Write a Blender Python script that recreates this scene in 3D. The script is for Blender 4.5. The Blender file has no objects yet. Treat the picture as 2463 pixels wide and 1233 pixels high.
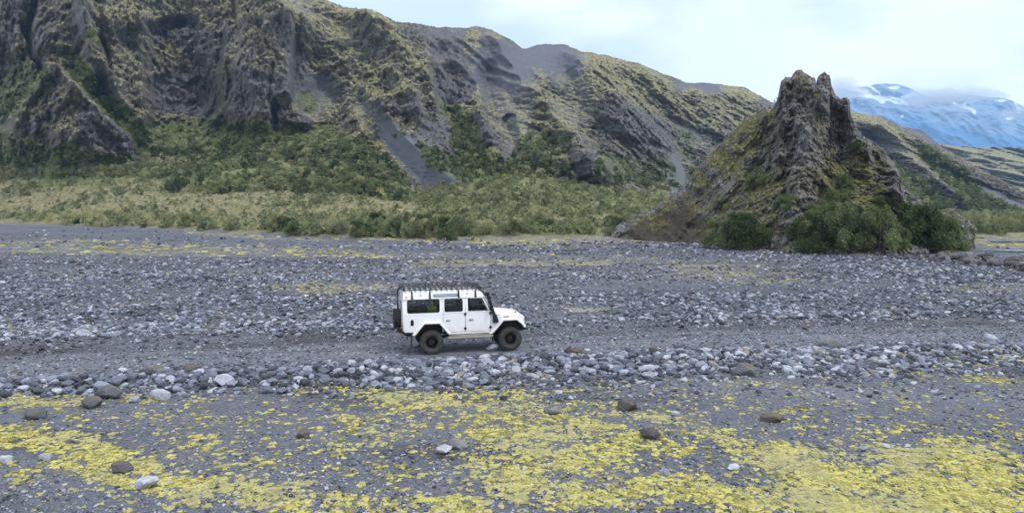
import bpy, bmesh, math, random
import numpy as np
from mathutils import Vector, Matrix, Euler
random.seed(7); rng = np.random.default_rng(11)
SC = bpy.context.scene
COL = SC.collection
# ------------------------------------------------------------------ camera
W0, H0 = 2463.0, 1233.0          # size of the photograph
F = 1759.0                       # focal length in photo pixels
HZ = 490.0                       # horizon row
HC = 5.15                        # camera height above the river bed
CX = W0 / 2
K = HC * F
cam = bpy.data.cameras.new('camera'); cam_o = bpy.data.objects.new('camera', cam); COL.objects.link(cam_o)
cam_o.location = (0, 0, HC); cam_o.rotation_euler = (math.radians(90), 0, 0)
cam.sensor_width = 36; cam.lens = 36 * F / W0; cam.shift_y = -(H0 / 2 - HZ) / W0
cam.clip_start = 0.1; cam.clip_end = 60000
SC.camera = cam_o
# ------------------------------------------------------------------ world
SUN_EL, SUN_AZ = math.radians(60), math.radians(128)      # high sun behind thin cloud, right behind the camera
world = bpy.data.worlds.new('World'); SC.world = world; world.use_nodes = True
wn, wl = world.node_tree.nodes, world.node_tree.links
wn.clear()
wo = wn.new('ShaderNodeOutputWorld'); bg = wn.new('ShaderNodeBackground'); bg.inputs['Strength'].default_value = 0.1
sky = wn.new('ShaderNodeTexSky'); sky.sky_type = 'NISHITA'; sky.sun_disc = False
sky.sun_elevation = SUN_EL; sky.sun_rotation = SUN_AZ; sky.dust_density = 1.0; sky.ozone_density = 2.0
tc = wn.new('ShaderNodeTexCoord'); mp = wn.new('ShaderNodeMapping'); mp.inputs['Scale'].default_value = (1, 1, 2.6)
mp.inputs['Location'].default_value = (0.35, 0.1, 0.2)
nz = wn.new('ShaderNodeTexNoise'); nz.inputs['Scale'].default_value = 2.3; nz.inputs['Detail'].default_value = 7; nz.inputs['Roughness'].default_value = .48
nz2 = wn.new('ShaderNodeTexNoise'); nz2.inputs['Scale'].default_value = 1.1; nz2.inputs['Detail'].default_value = 4
r1 = wn.new('ShaderNodeValToRGB'); r1.color_ramp.elements[0].position = .34; r1.color_ramp.elements[0].color = (.78,.78,.78,1)
r1.color_ramp.elements[1].position = .62; r1.color_ramp.elements[1].color = (1,1,1,1)
r2 = wn.new('ShaderNodeValToRGB'); r2.color_ramp.elements[0].position = .44; r2.color_ramp.elements[0].color = (8.7,9.5,10.9,1)
r2.color_ramp.elements[1].position = .57; r2.color_ramp.elements[1].color = (13,13.3,13.6,1)
mx = wn.new('ShaderNodeMixRGB')
wl.new(tc.outputs['Generated'], mp.inputs[0]); wl.new(mp.outputs[0], nz.inputs['Vector']); wl.new(mp.outputs[0], nz2.inputs['Vector']); nz2.inputs['Scale'].default_value = 2.6
wl.new(nz.outputs['Fac'], r1.inputs[0]); wl.new(nz2.outputs['Fac'], r2.inputs[0])
wl.new(r1.outputs[0], mx.inputs[0]); wl.new(sky.outputs[0], mx.inputs[1]); wl.new(r2.outputs[0], mx.inputs[2])
wl.new(mx.outputs[0], bg.inputs[0]); wl.new(bg.outputs[0], wo.inputs[0])
sun = bpy.data.lights.new('sun', 'SUN'); sun.energy = 1.5; sun.angle = math.radians(14); sun.color = (1, .96, .9)
sun_o = bpy.data.objects.new('sun', sun); COL.objects.link(sun_o)
sd = Vector((math.sin(SUN_AZ) * math.cos(SUN_EL), math.cos(SUN_AZ) * math.cos(SUN_EL), math.sin(SUN_EL)))
sun_o.rotation_euler = sd.to_track_quat('Z', 'Y').to_euler(); sun_o.location = (0, 0, 60)
vs = SC.view_settings; vs.view_transform = 'Standard'; vs.look = 'None'; vs.exposure = 0.38; vs.gamma = 1; vs.use_curve_mapping = False
SC.render.engine = 'CYCLES'
SC.cycles.max_bounces = 6; SC.cycles.diffuse_bounces = 3; SC.cycles.glossy_bounces = 3; SC.cycles.transmission_bounces = 4
SC.cycles.transparent_max_bounces = 6; SC.cycles.volume_bounces = 1; SC.cycles.use_denoising = True

# ------------------------------------------------------------------ noise and helpers
_G = rng.normal(size=(256, 3)); _G /= np.linalg.norm(_G, axis=1)[:, None]; _G = _G.astype(np.float32)
_P = rng.permutation(256).astype(np.int32); _P = np.concatenate([_P, _P])
def pn(x, y, z):
    x = np.asarray(x, np.float32); y = np.asarray(y, np.float32); z = np.asarray(z, np.float32)
    x, y, z = np.broadcast_arrays(x, y, z)
    xi = np.floor(x).astype(np.int32); yi = np.floor(y).astype(np.int32); zi = np.floor(z).astype(np.int32)
    fx, fy, fz = x - xi, y - yi, z - zi
    u, v, w = fx*fx*fx*(fx*(fx*6-15)+10), fy*fy*fy*(fy*(fy*6-15)+10), fz*fz*fz*(fz*(fz*6-15)+10)
    xi &= 255; yi &= 255; zi &= 255
    def g(a, b, c):
        h = _P[_P[_P[(xi+a) & 255] + ((yi+b) & 255)] + ((zi+c) & 255)]
        G = _G[h]
        return G[..., 0]*(fx-a) + G[..., 1]*(fy-b) + G[..., 2]*(fz-c)
    def lp(t, a, b): return a + t*(b-a)
    return 1.5*lp(w, lp(v, lp(u, g(0,0,0), g(1,0,0)), lp(u, g(0,1,0), g(1,1,0))),
              lp(v, lp(u, g(0,0,1), g(1,0,1)), lp(u, g(0,1,1), g(1,1,1))))
def fbm(x, y, z, o=4, r=.5):
    s, a = 0, 1.0
    for i in range(o):
        s = s + a*pn(x*2**i + 17.3*i, y*2**i + 5.1*i, z*2**i + 9.7*i); a *= r
    return s
def ridged(x, y, z, o=4, r=.5):
    s, a = 0, 1.0
    for i in range(o):
        s = s + a*(1 - 2.2*np.abs(pn(x*2**i + 7.3*i, y*2**i + 15.1*i, z*2**i + 2.7*i))); a *= r
    return s
def steps(v, n=4.0, w=.08):
    """a smooth field broken into flat steps with sharp risers"""
    q = v*n; f = np.floor(q); r = np.clip((q-f-.5+w)/(2*w), 0, 1)
    return (f+r)/n
def sm(a, b, x):
    t = np.clip((x-a)/(b-a), 0, 1); return t*t*(3-2*t)
def ells(px, py, L, soft=.35):
    """largest of soft ellipses (cx, cy, rx, ry, degrees, value)"""
    m = np.zeros_like(px, dtype=np.float32)
    for cx, cy, rx, ry, a, v in L:
        c, s = math.cos(math.radians(a)), math.sin(math.radians(a))
        dx, dy = px-cx, py-cy
        d = np.sqrt(((dx*c+dy*s)/rx)**2 + ((-dx*s+dy*c)/ry)**2)
        m = np.maximum(m, v*(1-sm(1-soft, 1+soft, d)))
    return m
def polyd(px, py, pts):
    """distance to a polyline and the position along it 0..1"""
    best = np.full(px.shape, 1e9, np.float32); pos = np.zeros(px.shape, np.float32); n = len(pts)-1
    for i in range(n):
        (x0, y0), (x1, y1) = pts[i], pts[i+1]
        dx, dy = x1-x0, y1-y0
        t = np.clip(((px-x0)*dx+(py-y0)*dy)/(dx*dx+dy*dy), 0, 1)
        d = np.hypot(px-x0-t*dx, py-y0-t*dy)
        k = d < best; best = np.where(k, d, best); pos = np.where(k, (i+t)/n, pos)
    return best, pos
def polym(px, py, poly, w=8):
    """1 inside a polygon, fading to 0 over w at its edge"""
    n = len(poly); ins = np.zeros(px.shape, bool)
    for i in range(n):
        x0, y0 = poly[i]; x1, y1 = poly[(i+1) % n]
        c = ((y0 > py) != (y1 > py)) & (px < (x1-x0)*(py-y0)/((y1-y0) if y1 != y0 else 1e-6)+x0); ins ^= c
    d, _ = polyd(px, py, poly+[poly[0]])
    return np.clip(.5+np.where(ins, d, -d)/(2*w), 0, 1)
def rbf(pts):
    P = np.array(pts, float); n = len(P)
    A = np.zeros((n+3, n+3)); A[:n, :n] = np.hypot(P[:, None, 0]-P[None, :, 0], P[:, None, 1]-P[None, :, 1]) + np.eye(n)*-6
    A[:n, n] = 1; A[:n, n+1:] = P[:, :2]/100; A[n, :n] = 1; A[n+1:, :n] = P[:, :2].T/100
    w = np.linalg.solve(A, np.concatenate([P[:, 2], [0, 0, 0]]))
    def f(x, y):
        s = w[n] + w[n+1]*x/100 + w[n+2]*y/100
        for i in range(n): s = s + w[i]*np.hypot(x-P[i, 0], y-P[i, 1])
        return s
    return f
def tag(o, label=None, cat=None, group=None, kind=None):
    if label: o['label'] = label
    if cat: o['category'] = cat
    if group: o['group'] = group
    if kind: o['kind'] = kind
    return o
def link(name, me, mat=None, parent=None, loc=None):
    o = bpy.data.objects.new(name, me); COL.objects.link(o)
    if mat is not None:
        if not me.materials: me.materials.append(mat)
    if parent: o.parent = parent
    if loc is not None: o.location = loc
    return o
def empty(name, loc=(0, 0, 0), rz=0, parent=None):
    o = bpy.data.objects.new(name, None); COL.objects.link(o); o.location = loc; o.rotation_euler = (0, 0, rz)
    o.empty_display_size = .2
    if parent: o.parent = parent
    return o
def np_mesh(name, V, Q, smooth=False):
    """mesh from arrays: V (n,3), Q (m,k)"""
    me = bpy.data.meshes.new(name); V = np.ascontiguousarray(V, np.float32); Q = np.ascontiguousarray(Q, np.int32)
    k = Q.shape[1]
    me.vertices.add(len(V)); me.vertices.foreach_set('co', V.ravel())
    me.loops.add(Q.size); me.loops.foreach_set('vertex_index', Q.ravel())
    me.polygons.add(len(Q)); me.polygons.foreach_set('loop_start', np.arange(0, Q.size, k, dtype=np.int32))
    me.polygons.foreach_set('loop_total', np.full(len(Q), k, np.int32))
    if smooth: me.polygons.foreach_set('use_smooth', np.ones(len(Q), bool))
    me.update(calc_edges=True); me.validate()
    return me
def grid_quads(nr, nc, off=0, flip=False):
    i = np.arange(nr-1)[:, None]*nc + np.arange(nc-1)[None, :] + off
    q = np.stack([i, i+1, i+nc+1, i+nc], -1).reshape(-1, 4)
    return q[:, ::-1] if flip else q
def add_mask(me, name, rgba):
    a = me.attributes.new(name, 'FLOAT_COLOR', 'POINT')
    a.data.foreach_set('color', np.ascontiguousarray(np.stack(rgba, -1), np.float32).ravel())

class NT:
    """small shader builder"""
    def __init__(s, name):
        s.m = bpy.data.materials.new(name); s.m.use_nodes = True; s.t = s.m.node_tree; s.n = s.t.nodes; s.l = s.t.links
        s.b = s.n['Principled BSDF']; s.out = s.n['Material Output']; s.b.inputs['Specular IOR Level'].default_value = .25
    def put(s, sock, v):
        if isinstance(v, bpy.types.NodeSocket): s.l.new(v, sock)
        elif v is not None:
            if sock.type == 'RGBA' and not hasattr(v, '__len__'): v = (v, v, v, 1)
            elif sock.type == 'RGBA' and len(v) == 3: v = (*v, 1)
            elif sock.type == 'VECTOR' and not hasattr(v, '__len__'): v = (v, v, v)
            sock.default_value = v
    def pos(s, scale=(1, 1, 1), obj=False, rot=(0, 0, 0)):
        if obj: o = s.n.new('ShaderNodeTexCoord').outputs['Object']
        else: o = s.n.new('ShaderNodeNewGeometry').outputs['Position']
        m = s.n.new('ShaderNodeMapping'); s.put(m.inputs['Scale'], scale); m.inputs['Rotation'].default_value = rot; s.l.new(o, m.inputs[0]); return m.outputs[0]
    def noise(s, scale, detail=4, rough=.5, vec=None, dist=0, col=False):
        n = s.n.new('ShaderNodeTexNoise'); n.inputs['Scale'].default_value = scale; n.inputs['Detail'].default_value = detail
        n.inputs['Roughness'].default_value = rough; n.inputs['Distortion'].default_value = dist
        s.l.new(vec if vec is not None else s.pos(), n.inputs['Vector']); return n.outputs['Color' if col else 'Fac']
    def voro(s, scale, vec=None, out='Color', feature='F1', rnd=1):
        n = s.n.new('ShaderNodeTexVoronoi'); n.feature = feature; n.inputs['Scale'].default_value = scale; n.inputs['Randomness'].default_value = rnd
        s.l.new(vec if vec is not None else s.pos(), n.inputs['Vector']); return n.outputs[out]
    def ramp(s, fac, stops):
        n = s.n.new('ShaderNodeValToRGB'); cr = n.color_ramp
        while len(cr.elements) < len(stops): cr.elements.new(.5)
        for e, (p, c) in zip(cr.elements, stops):
            e.position = p; e.color = (c, c, c, 1) if not hasattr(c, '__len__') else (*c, 1)
        s.put(n.inputs[0], fac); return n.outputs[0]
    def mix(s, f, a, b, mode='MIX'):
        n = s.n.new('ShaderNodeMixRGB'); n.blend_type = mode; s.put(n.inputs[0], f); s.put(n.inputs[1], a); s.put(n.inputs[2], b); return n.outputs[0]
    def math(s, op, a, b=None, c=None, clamp=False):
        n = s.n.new('ShaderNodeMath'); n.operation = op; n.use_clamp = clamp; s.put(n.inputs[0], a); s.put(n.inputs[1], b)
        if c is not None: s.put(n.inputs[2], c)
        return n.outputs[0]
    def map(s, v, a, b, c=0, d=1):
        n = s.n.new('ShaderNodeMapRange'); s.put(n.inputs[0], v); n.inputs[1].default_value = a; n.inputs[2].default_value = b
        n.inputs[3].default_value = c; n.inputs[4].default_value = d; n.interpolation_type = 'SMOOTHSTEP'; return n.outputs[0]
    def attr(s, name, kind='GEOMETRY'):
        n = s.n.new('ShaderNodeAttribute'); n.attribute_name = name; n.attribute_type = kind
        sp = s.n.new('ShaderNodeSeparateColor'); s.l.new(n.outputs['Color'], sp.inputs[0])
        return sp.outputs[0], sp.outputs[1], sp.outputs[2], n.outputs['Alpha']
    def nz(s, true=True):
        g = s.n.new('ShaderNodeNewGeometry'); x = s.n.new('ShaderNodeSeparateXYZ'); s.l.new(g.outputs['True Normal' if true else 'Normal'], x.inputs[0]); return x.outputs[2]
    def rnd(s): return s.n.new('ShaderNodeObjectInfo').outputs['Random']
    def bump(s, h, strength=.5, dist=.05, prev=None):
        n = s.n.new('ShaderNodeBump'); n.inputs['Strength'].default_value = strength; n.inputs['Distance'].default_value = dist; s.l.new(h, n.inputs['Height'])
        if prev is not None: s.l.new(prev, n.inputs['Normal'])
        return n.outputs[0]
    def done(s, col=None, rough=.9, bump=None, metal=0, spec=None, alpha=None):
        s.put(s.b.inputs['Base Color'], col); s.put(s.b.inputs['Roughness'], rough); s.put(s.b.inputs['Metallic'], metal)
        if bump is not None: s.l.new(bump, s.b.inputs['Normal'])
        if spec is not None: s.b.inputs['Specular IOR Level'].default_value = spec
        return s.m
def simple(name, col, rough=.6, metal=0, spec=.3, vary=.12, scale=3.0):
    t = NT(name); n = t.noise(scale, 5, .6, t.pos(obj=True))
    c = t.mix(t.map(n, .3, .7), tuple(max(0, k*(1-vary)) for k in col), tuple(min(1, k*(1+vary)) for k in col))
    return t.done(c, rough, metal=metal, spec=spec)
def unproj(px, py, D):      # photo pixel and depth -> world point
    return (px-CX)/F*D, D, HC + (HZ-py)/F*D
def to_px(x, y, z=0):
    return CX + F*x/y, HZ + F*(HC-z)/y
# ------------------------------------------------------------------ the river bed, bank and plain (one sheet)
BANK_PX = [-3000, -900, 0, 300, 700, 1000, 1500, 1700, 1900, 2100, 2372, 2385, 2463, 2800, 3400, 5000]
BANK_D  = [230,   210, 178, 150, 118, 108, 104,  90,   78,   75,  82, 108,  114,  116,  118, 120]
BASE_PX = [-3000, -400, 0, 300, 600, 850, 1000, 1250, 1450, 1600, 1850, 2050, 2463, 3000, 5000]
BASE_PY = [425, 420, 405, 400, 400, 402, 450, 422, 452, 470, 495, 513, 516, 516, 516]
BASE_D  = [300, 300, 270, 260, 255, 245, 225, 245, 250, 270, 300, 320, 335, 345, 345]
def track_y(x):     # centre line of the gravel track
    return 26.9 + .165*x + .0*x*x + .5*np.sin(x*.09+.4) - .25 - .0022*np.maximum(x-4, 0)**2
MOSS = [(1200, 1080, 1700, 170, 0, .36),  # photo pixels: cx, cy, rx, ry, degrees, cover
 (230, 1110, 330, 50, 17, .95), (120, 1075, 190, 35, 10, .8), (620, 1195, 420, 45, 8, .8), (1000, 1215, 330, 30, 0, .75), (900, 1130, 300, 40, 10, .4),
 (90, 962, 170, 14, 0, .85), (330, 955, 130, 10, 0, .6), (1050, 945, 300, 28, 0, .95), (1300, 985, 330, 40, 5, .75), (1000, 1010, 250, 40, 0, .5),
 (1400, 1070, 300, 55, 5, .85), (1260, 1120, 160, 60, 0, .8), (1650, 1030, 160, 30, 10, .65), (1750, 1095, 200, 40, 12, .6), (1500, 930, 500, 18, 0, .35),
 (2050, 1150, 380, 60, 12, 1), (2300, 1130, 250, 80, 0, .95), (1750, 1200, 380, 40, 0, .85), (1350, 1190, 200, 50, 0, .85), (2200, 1225, 500, 30, 0, 1),
 (2330, 850, 250, 20, 2, .8), (2350, 905, 260, 22, 5, .75), (2150, 880, 200, 14, 3, .5), (2020, 985, 300, 60, 5, .35), (2350, 1020, 200, 50, 0, .35),
 (600, 1010, 400, 40, 10, .35), (350, 1000, 300, 30, 0, .35), (450, 1070, 200, 40, 0, .45), (1990, 880, 60, 18, 0, .6),
 (800, 693, 190, 9, 0, .95), (1150, 655, 300, 14, 0, .4), (1250, 633, 350, 14, 0, .75), (1600, 636, 350, 14, 3, .6), (1780, 668, 260, 18, 2, .7),
 (400, 600, 560, 16, 0, .62), (100, 585, 300, 14, 0, .6), (850, 610, 300, 10, 0, .6), (250, 660, 250, 8, 0, .5), (560, 655, 200, 8, 0, .45),
 (2400, 690, 160, 12, 0, .7),(2440, 592, 80, 7, 0, 1),(2440,570,80,5,0,1), (20, 787, 50, 7, 0, .8), (200, 795, 50, 6, 0, .4), (1420, 746, 120, 5, 0, .15), (1900, 690, 90, 5, 0, .3),
 (1000, 572, 420, 9, 3, .85), (1150, 573, 300, 13, 1, .95), (100, 527, 210, 9, 4, .95), (620, 566, 260, 6, 3, .7), (1420, 578, 160, 8, 2, .8)]
STONY = [ # dense cobble areas
 (300, 895, 800, 40, -2, 1), (1250, 880, 700, 42, -1, 1), (1800, 850, 600, 45, 3, .95), (300, 730, 900, 90, 0, .85), (900, 720, 700, 70, 0, .6), (2050, 760, 600, 45, 0, .9),
 (1500, 650, 900, 55, 3, .55), (2200, 650, 500, 45, 3, .9), (1800, 610, 500, 18, 4, 1), (1300, 598, 450, 14, 2, .9), (500, 630, 900, 16, 0, .95), (1750, 720, 600, 25, 0, .9),
 (600, 780, 800, 25, -2, .7), (2200, 820, 400, 25, 2, .8), (500, 575, 800, 22, 0, .4), (2300, 700, 300, 50, 0, .75)]
def ground_fields(x, y):
    """height and masks of the ground at world x, y"""
    x = np.asarray(x, np.float32); y = np.asarray(y, np.float32)
    D = np.maximum(y, 8.0); px = CX + F*x/D; py = HZ + K/np.maximum(y, 6.0)
    bank = np.interp(px, BANK_PX, BANK_D) + 6*pn(x*.05, y*.05, 3) + 2.5*pn(x*.2, y*.2, 1)
    bd = np.interp(px, BASE_PX, BASE_D); bz = HC + (HZ-np.interp(px, BASE_PX, BASE_PY))/F*bd
    t = np.clip((y-bank)/(np.maximum(bd-bank, 10)), 0, 1)
    rise = np.where(y > bank, .5*sm(0, 5, y-bank), 0) + sm(-.05, 1.0, t)*(bz-.7)*(.35+.65*t)
    rise = np.where(y > bd, bz*np.clip(1-(y-bd)/150, 0, 1)*.9, rise)
    fl = 1-sm(-4, 25, y-bank)
    z = .10*fbm(x*.12, y*.18, 0, 3)*fl + .35*pn(x*.02, y*.03, 4)*sm(35, 60, y)*fl
    # track: worn down, ruts, shoulder of pushed stones on its near side
    cy = track_y(x); s = y-cy
    onx = 1-sm(1.5, 2.8, np.abs(s + .8*pn(x*.25, y*.3, 6) + .35*pn(x*1.1, y*1.1, 6)))
    near = y < 60
    tr = np.where(near, onx, 0)
    z = z*(1-.85*tr) + np.where(near, -.10*onx + .17*np.exp(-((s+3.9)/.75)**2)*(1+.5*pn(x*.35, 0, 3)) + .22*np.exp(-((s-3.3)/.6)**2), 0)
    rut = (.35*np.exp(-((s+1.25)/.3)**2) + .5*np.exp(-((s-.75)/.3)**2) + 1.0*np.exp(-((s-2.2-.3*pn(x*.2, 0, 1))/.55)**2))*np.maximum(tr, near*.9)
    z = z - .04*rut + .02*tr*fbm(x*1.5, y*5, 4, 3)
    z = z + rise + .5*sm(5, 40, y-bank)*fbm(x*.04, y*.06, 8, 4) + .12*sm(0, 8, y-bank)*fbm(x*.5, y*.5, 2, 3)
    wx = px + 60*pn(x*.25, y*.25, 10)*np.clip(25/D, .15, 1.2); wy = py + 22*pn(x*.25, y*.25, 20)*np.clip(22/D, .08, 1)**1.4
    cover = ells(wx, wy, MOSS, .5)
    pat = fbm(x*.8, y*1.0, 5, 4, .68)*.55 + .5
    fine = fbm(x*4.6, y*4.6, 7, 3, .8)*.62+.5
    q = .5*pat + .5*fine
    thr = .99 - .52*cover
    moss = sm(thr-.16, thr+.10, q)*(cover > .03)*(.55+.45*sm(-.1, .35, pn(x*2.1, y*2.1, 31)))
    moss = np.maximum(moss, sm(38, 60, y)*.9*sm(.4, .95, cover*(.75+.9*fbm(x*.22, y*.5, 3, 4, .7))))
    moss = moss*(1-tr)
    veg = sm(-2, 8, y-bank)
    stony = np.maximum(ells(wx, wy, STONY, .5), np.where(near, np.exp(-((s+3.9)/.95)**2), 0)*.9)
    stony = stony*(1-sm(0, .3, tr)*.97)*(1-veg)*(1-.5*moss)
    return z, moss, veg, tr, rut, stony, cover
def build_ground():
    cols = np.concatenate([np.linspace(-5200, -1200, 28, endpoint=False), np.linspace(-1200, -120, 90, endpoint=False), np.arange(-120, 2590, 5.5), np.linspace(2595, 3700, 90, endpoint=False), np.linspace(3700, 7600, 28)])
    rows = [-60, -30, -12, 0, 5, 8, 9.5, 10.5]
    py = 1290.0
    while py > 552: rows.append(K/(py-HZ)); py -= 2.5 if py > 700 else 1.8
    d = rows[-1]
    while d < 420: d *= 1.011; rows.append(d)
    while d < 30000: d *= 1.25; rows.append(d)
    R = np.array(rows, np.float32)
    Y = np.repeat(R[:, None], len(cols), 1); X = (cols[None, :]-CX)/F*np.maximum(Y, 8.0)
    z, moss, veg, tr, rut, stony, cov = ground_fields(X, Y)
    me = np_mesh('ground', np.stack([X, Y, z], -1).reshape(-1, 3), grid_quads(len(R), len(cols)), True)
    add_mask(me, 'mask', [moss.ravel(), veg.ravel(), tr.ravel(), rut.ravel()])
    add_mask(me, 'mask2', [stony.ravel(), cov.ravel(), cov.ravel()*0, cov.ravel()*0+1])
    return me
def ground_mat():
    t = NT('river_gravel'); moss, veg, tr, rut = t.attr('mask'); stony, cov, _, _ = t.attr('mask2')
    P = t.pos()
    v1 = t.voro(9, P); v2 = t.voro(24, P)
    s1 = t.ramp(v1, [(0, (.062, .068, .088)), (.45, (.14, .154, .192)), (.8, (.225, .247, .30)), (1, (.41, .435, .50))])
    s2 = t.ramp(v2, [(0, (.078, .085, .107)), (.6, (.155, .17, .207)), (1, (.31, .333, .385))])
    n1 = t.noise(.35, 5, .6, P); n2 = t.noise(2.2, 5, .65, P)
    sand = t.mix(t.map(n2, .3, .7), (.10, .105, .125), (.175, .182, .21))
    g = t.mix(t.math('MULTIPLY_ADD', stony, .5, .3, clamp=True), s2, s1); grit = t.map(t.noise(11, 8, .8, t.pos((.7, 1.4, 1))), .38, .66)
    bar = t.noise(.22, 5, .6, t.pos((.35, 1.3, 1))); g = t.mix(t.map(bar, .38, .62, .85, .2), sand, g); g = t.mix(t.map(bar, .5, .66, 0, .55), g, (.25, .262, .30)); g = t.mix(t.map(bar, .34, .48, .75, 0), g, (.045, .046, .055))
    g = t.mix(t.map(n1, .5, .7, 0, .35), g, (.085, .08, .078))
    g = t.mix(t.math('MULTIPLY', t.math('SUBTRACT', 1, grit), .6), g, (.045, .043, .047)); g = t.mix(t.math('MULTIPLY', t.map(t.noise(23, 6, .75, P), .56, .68), .4), g, (.42, .425, .46))
    g = t.mix(t.math('MULTIPLY', stony, .55), g, (.055, .055, .063))
    # track: fine compacted silt, light grey with darker moist ruts
    tc_ = t.mix(t.map(t.noise(5, 8, .78, t.pos((.5, 2.2, 1))), .3, .7), (.08, .083, .097), (.215, .225, .258))
    tc_ = t.mix(t.math('MULTIPLY', rut, t.map(n1, .3, .6, .75, 1)), tc_, (.038, .035, .037))
    g = t.mix(tr, g, tc_)
    # moss mats
    mc = t.mix(t.noise(7, 5, .7, P), (.27, .24, .06), (.54, .49, .15))
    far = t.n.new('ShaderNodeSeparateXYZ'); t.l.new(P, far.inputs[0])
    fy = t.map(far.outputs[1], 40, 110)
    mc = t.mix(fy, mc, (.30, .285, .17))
    g = t.mix(t.math('MULTIPLY', moss, t.map(t.noise(14, 5, .75, P), .38, .62, .15, .95)), g, mc)
    # vegetated plain: tan moss heath, brown soil, green low growth
    v = t.noise(.16, 7, .68, t.pos((1, 2.2, 1))); w = t.noise(.9, 5, .7, t.pos((1, 2.5, 1)))
    vc = t.ramp(w, [(.36, (.06, .05, .034)), (.46, (.14, .118, .062)), (.54, (.235, .21, .105)), (.66, (.40, .38, .22))])
    vg = t.ramp(t.noise(1.4, 5, .7, P), [(.3, (.08, .105, .04)), (.7, (.23, .26, .10))])
    vc = t.mix(t.map(v, .48, .66, 0, .8), vc, vg)
    hi = t.map(far.outputs[2], 9.0, 17.0)
    vc = t.mix(t.math('MULTIPLY', hi, .9), vc, vg)
    g = t.mix(veg, g, vc)
    h = t.mix(.5, t.voro(9, P, 'Distance'), t.noise(18, 6, .7, P))
    b = t.bump(h, .8, .08)
    return t.done(g, .88, b, spec=.3)
M_GROUND = ground_mat()
ground = tag(link('ground', build_ground(), M_GROUND), 'grey river gravel flat with yellow moss patches rising to a shrubby plain', kind='structure')
def ground_z(x, y):
    return ground_fields(np.atleast_1d(x), np.atleast_1d(y))[0]

# ------------------------------------------------------------------ relief builder for cliffs and rocks
def relief(name, cols, top, base, Df, nrows, disp, back, sink=0.0):
    """surface between a foot line and a crest line seen from the valley, with a back slope behind the crest"""
    t = np.linspace(0, 1, nrows)[:, None]
    px = np.repeat(cols[None, :], nrows, 0); py = base[None, :] + (top-base)[None, :]*t
    D = Df(px, py); x, y, z = unproj(px, py, D)
    dd, dz = disp(px, py, x, y, z)
    y2 = y-dd; k = y2/y; x2 = x*k; z2 = z + dz
    bx, by, bz = [], [], []
    for i, (dy, zz) in enumerate(back):        # rows behind the crest, dropping
        by.append(y2[-1]+dy); bx.append(x2[-1]*(1+dy/np.maximum(y2[-1], 1)*.4)); bz.append(z2[-1]*(1-zz)-zz*2)
    X = np.vstack([x2]+[b[None] for b in bx]); Y = np.vstack([y2]+[b[None] for b in by]); Z = np.vstack([z2]+[b[None] for b in bz])
    # foot goes a little below the ground
    X = np.vstack([X[:1], X]); Y = np.vstack([Y[:1], Y]); Z = np.vstack([Z[:1]-6-sink, Z])
    me = np_mesh(name, np.stack([X, Y, Z], -1).reshape(-1, 3), grid_quads(X.shape[0], len(cols)))
    nb = len(back)
    def ext(a): return np.vstack([a[:1], a]+[a[-1:]]*nb).ravel()
    return me, px, py, (x2, y2, z2), ext

M_TOP = [(-1400,-60),(-400,-190),(0,-170),(400,-140),(600,-60),(700,-30),(780,0),(800,10),(830,20),(900,28),(925,42),(960,55),(1050,65),(1150,68),(1200,80),(1230,95),(1256,117),
 (1300,110),(1360,113),(1420,130),(1480,140),(1540,155),(1600,180),(1650,200),(1700,203),(1740,205),(1790,212),(1815,225),(1850,245),(1880,262),(1950,270),(2048,266),(2090,276),(2118,278),(2140,290),(2164,303),(2214,315),
 (2240,332),(2267,353),(2309,375),(2350,402),(2408,435),(2463,462),(2560,480),(2800,470),(3600,440)]
M_D = [(-1400,420,330),(-1400,-60,430),(-400,420,300),(-400,-190,370),(0,405,270),(300,400,258),(600,400,255),(850,402,245),(1000,450,225),(1250,422,245),(1450,452,250),(1600,470,270),(1850,495,300),(2050,513,320),(2463,516,335),(3000,516,345),
 (120,185,268),(60,300,262),(220,300,256),(0,180,305),(0,0,312),(0,-170,340),(250,100,305),(250,-150,335),(300,250,288),(340,60,315),(345,200,305),(345,290,290),
 (430,75,352),(430,265,318),(450,180,348),(430,295,300),(560,60,350),(520,0,365),(520,-100,400),(500,240,322),
 (545,180,300),(630,60,302),(630,200,294),(630,320,276),(700,200,306),(700,290,288),(700,70,315),
 (760,150,335),(760,300,288),(780,0,375),(700,-30,375),(850,200,320),(850,300,280),
 (1000,60,365),(1000,200,312),(1000,320,262),(900,30,365),(1150,68,395),(1150,200,352),(1150,330,285),(1256,117,420),(1300,110,440),(1300,220,372),(1300,350,292),(1420,130,460),(1480,250,385),(1480,370,300),
 (1600,180,510),(1600,330,405),(1600,440,305),(1740,205,550),(1740,330,450),(1850,245,570),(1850,400,400),(2048,266,480),(2050,400,400),(2200,320,450),(2250,430,385),(2463,462,375),(2400,500,348),(3000,470,390),(3600,440,420),(3600,516,350)]
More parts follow.
